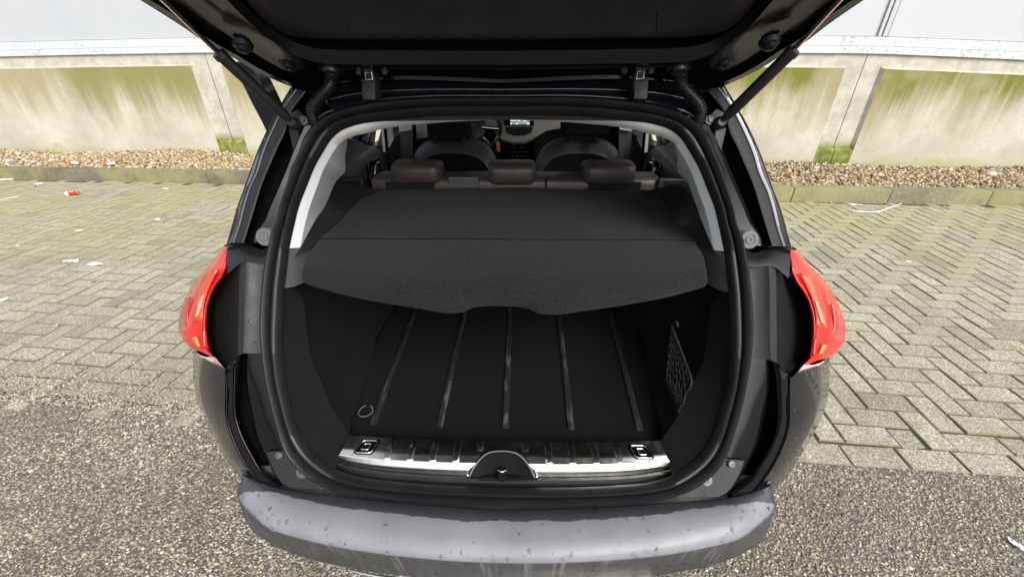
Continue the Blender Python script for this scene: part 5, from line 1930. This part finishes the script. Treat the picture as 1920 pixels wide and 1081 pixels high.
# cups on the gravel
for i, (px, py, lab) in enumerate(((136, 307, "crushed orange and white carton on the gravel, left of the two"), (203, 309, "crushed orange and white carton on the gravel, right of the two"))):
    q = UZ(px, py, 0.155)
    cup = thing("crushed_carton", lab, "litter", q, "crushed cartons on the gravel")
    crumple("carton_side", q + np.array([-0.03, 0, 0.0]), .11, .07, .02, M['orangeprint'], None, None, seed=80 + i, parent=cup)
    crumple("carton_base", q + np.array([0.05, -0.01, 0.0]), .09, .07, .022, M['white'], None, None, seed=90 + i, parent=cup)
# red can
q = UZ(137, 366, GZ)
can = thing("crushed_can", "crushed red and white drink can lying on the pavers near the kerb", "can", q)
ax = np.array([0.92, 0.38, 0.0])
ax /= np.linalg.norm(ax)
ay = np.array([-ax[1], ax[0], 0])


def canring(t_, r_, dent):
    out = []
    for k in range(20):
        a = 2 * math.pi * k / 20
        rr_ = r_ * (1 - dent * (0.5 + 0.5 * math.cos(3 * a + t_ * 9)))
        out.append(q + ax * (t_ - 0.5) * 0.125 + ay * rr_ * math.cos(a) + np.array([0, 0, 0.026 + rr_ * 0.85 * math.sin(a)]))
    return np.array(out)


V, Fc = grid([canring(t_, 0.032, 0.30) for t_ in np.linspace(0.30, 0.95, 8)], closed=True)
mk("can_body", V, Fc, M['redpaint'], can)
V, Fc = grid([canring(t_, 0.032, 0.25) for t_ in np.linspace(0.08, 0.30, 4)], closed=True)
mk("printed_band", V, Fc, M['white'], can)
V, Fc = grid([canring(0.95, 0.032, 0.3), canring(0.99, 0.027, 0.1), canring(0.985, 0.02, 0.1), canring(0.985, 0.002, 0.0)], closed=True)
mk("can_lid", V, Fc, M['alu'], can)
V, Fc = grid([canring(0.08, 0.032, 0.25), canring(0.03, 0.026, 0.1), canring(0.045, 0.01, 0.1), canring(0.045, 0.001, 0.0)], closed=True)
mk("can_base", V, Fc, M['alu'], can)
crumple("white_flash", q + np.array([0.02, -0.02, 0.045]), .05, .02, .002, M['white'], None, None, seed=5, parent=can)

# string on the right
pts = [UZ(x, y, GZ + 0.004) for x, y in ((1556, 372), (1562, 382), (1585, 391), (1610, 396), (1640, 397), (1665, 390), (1690, 382))]
tag(tube("string", pts, 0.004, M['white'], None, 6, seg=40), "white string curling over the pavers by the right kerb", "string")
pts = [UZ(x, y, GZ + 0.003) for x, y in ((0, 375), (12, 372), (36, 368))]
tag(tube("string", pts, 0.003, M['white'], None, 6, seg=14), "short white string on the pavers at the far left", "string")
# white stone on gravel
q = UZ(1857, 327, 0.15)
st = stones("pale_stone", np.array([q]), np.array([0.045]), np.array([[0.66, 0.64, 0.6]]), M['pebble'], None, (0.7, 0.8), 4)
tag(st, "large white stone lying on the gravel at the right", "stone")
q = UZ(1782, 318, 0.16)
st = stones("pale_stone", np.array([q]), np.array([0.032]), np.array([[0.58, 0.50, 0.36]]), M['pebble'], None, (0.7, 0.8), 14)
tag(st, "tan stone against the foot of the concrete wall, left of the white stone", "stone")


# moss tufts, straws and leaves
def tufts(name, spots, per, h, mat, seed):
    g = np.random.default_rng(seed)
    V, Fc = [], []
    for (x, y, s_) in spots:
        for k in range(per):
            a = g.uniform(0, 6.28)
            r_ = s_ * math.sqrt(g.random())
            bx, by = x + r_ * math.cos(a), y + r_ * math.sin(a) * 0.5
            hh = h * g.uniform(0.4, 1.2)
            w_ = 0.0016
            dx, dy_ = g.normal(0, hh * 0.9, 2)
            b = len(V)
            V += [(bx - w_, by, 0.002), (bx + w_, by, 0.002), (bx + dx, by + dy_, 0.004 + hh)]
            Fc.append((b, b + 1, b + 2))
    o = mk(name, V, Fc, mat, None, smooth=False)
    o["kind"] = "stuff"
    return o


g = np.random.default_rng(77)
spots = []
for px, py, s_ in ((210, 712, .03), (272, 717, .03), (337, 722, .035), (60, 700, .03), (1590, 775, .04), (1660, 755, .04), (1720, 800, .04), (1860, 815, .05), (1660, 845, .05), (1730, 857, .04), (365, 445, .2), (395, 436, .2), (270, 450, .25), (180, 430, .25),
                   (1570, 470, .15), (1650, 450, .15), (340, 347, .12), (250, 470, .15), (420, 420, .15), (1800, 690, .06), (1900, 655, .06)):
    q = UZ(px, py, 0)
    spots.append((q[0], q[1], s_))
tufts("moss", spots, 60, 0.006, M['moss'], 4)
for _ in range(160):
    pass
V, Fc = [], []
for k in range(420):
    side = g.random() < 0.5
    x = g.uniform(-6.5, -0.9) if side else g.uniform(0.9, 5.2)
    y = kerb_line(x) - abs(g.normal(0, 0.55)) - 0.02
    if y < edge_line(x):
        continue
    a, L_ = g.uniform(0, 3.14), g.uniform(0.01, 0.06)
    w_ = 0.0016
    ex, ey = math.cos(a), math.sin(a)
    b = len(V)
    V += [(x - ey * w_, y + ex * w_, .009), (x + ey * w_, y - ex * w_, .009), (x + ex * L_ + ey * w_, y + ey * L_ - ex * w_, .011), (x + ex * L_ - ey * w_, y + ey * L_ + ex * w_, .011)]
    Fc.append((b, b + 1, b + 2, b + 3))
o = mk("straw_bits", V, Fc, M['straw'], None, smooth=False)
o["kind"] = "stuff"
leafs = [((312, 410), "curled dry leaf touching the white scrap beyond the left pillar"), ((68, 350), "brown leaf under the small white scrap near the kerb"), ((118, 665), "tan leaf on the pavers low on the left"),
         ((176, 529), "small brown leaf under the pair of paper scraps"), ((108, 610), "pale leaf fragment between the paper pair and the road edge, left")]
for i, (p, lab) in enumerate(leafs):
    q = UZ(p[0], p[1], GZ + 0.004)
    V = []
    ang = i * 1.3
    for (u, v, h) in ((-1, 0, 0), (-.4, .35, .25), (.3, .4, .3), (1, 0, .1), (.3, -.4, .2), (-.4, -.35, .3), (0, 0, 0)):
        V.append(q + 0.022 * np.array([u * math.cos(ang) - v * math.sin(ang), u * math.sin(ang) + v * math.cos(ang), h]))
    o = mk("dry_leaf", V, [(0, 1, 6), (1, 2, 6), (2, 3, 6), (3, 4, 6), (4, 5, 6), (5, 0, 6)], M['leaf'] if i not in (2, 4) else M['straw'], None, smooth=False)
    tag(o, lab, "leaf", "dry leaves on the pavers")
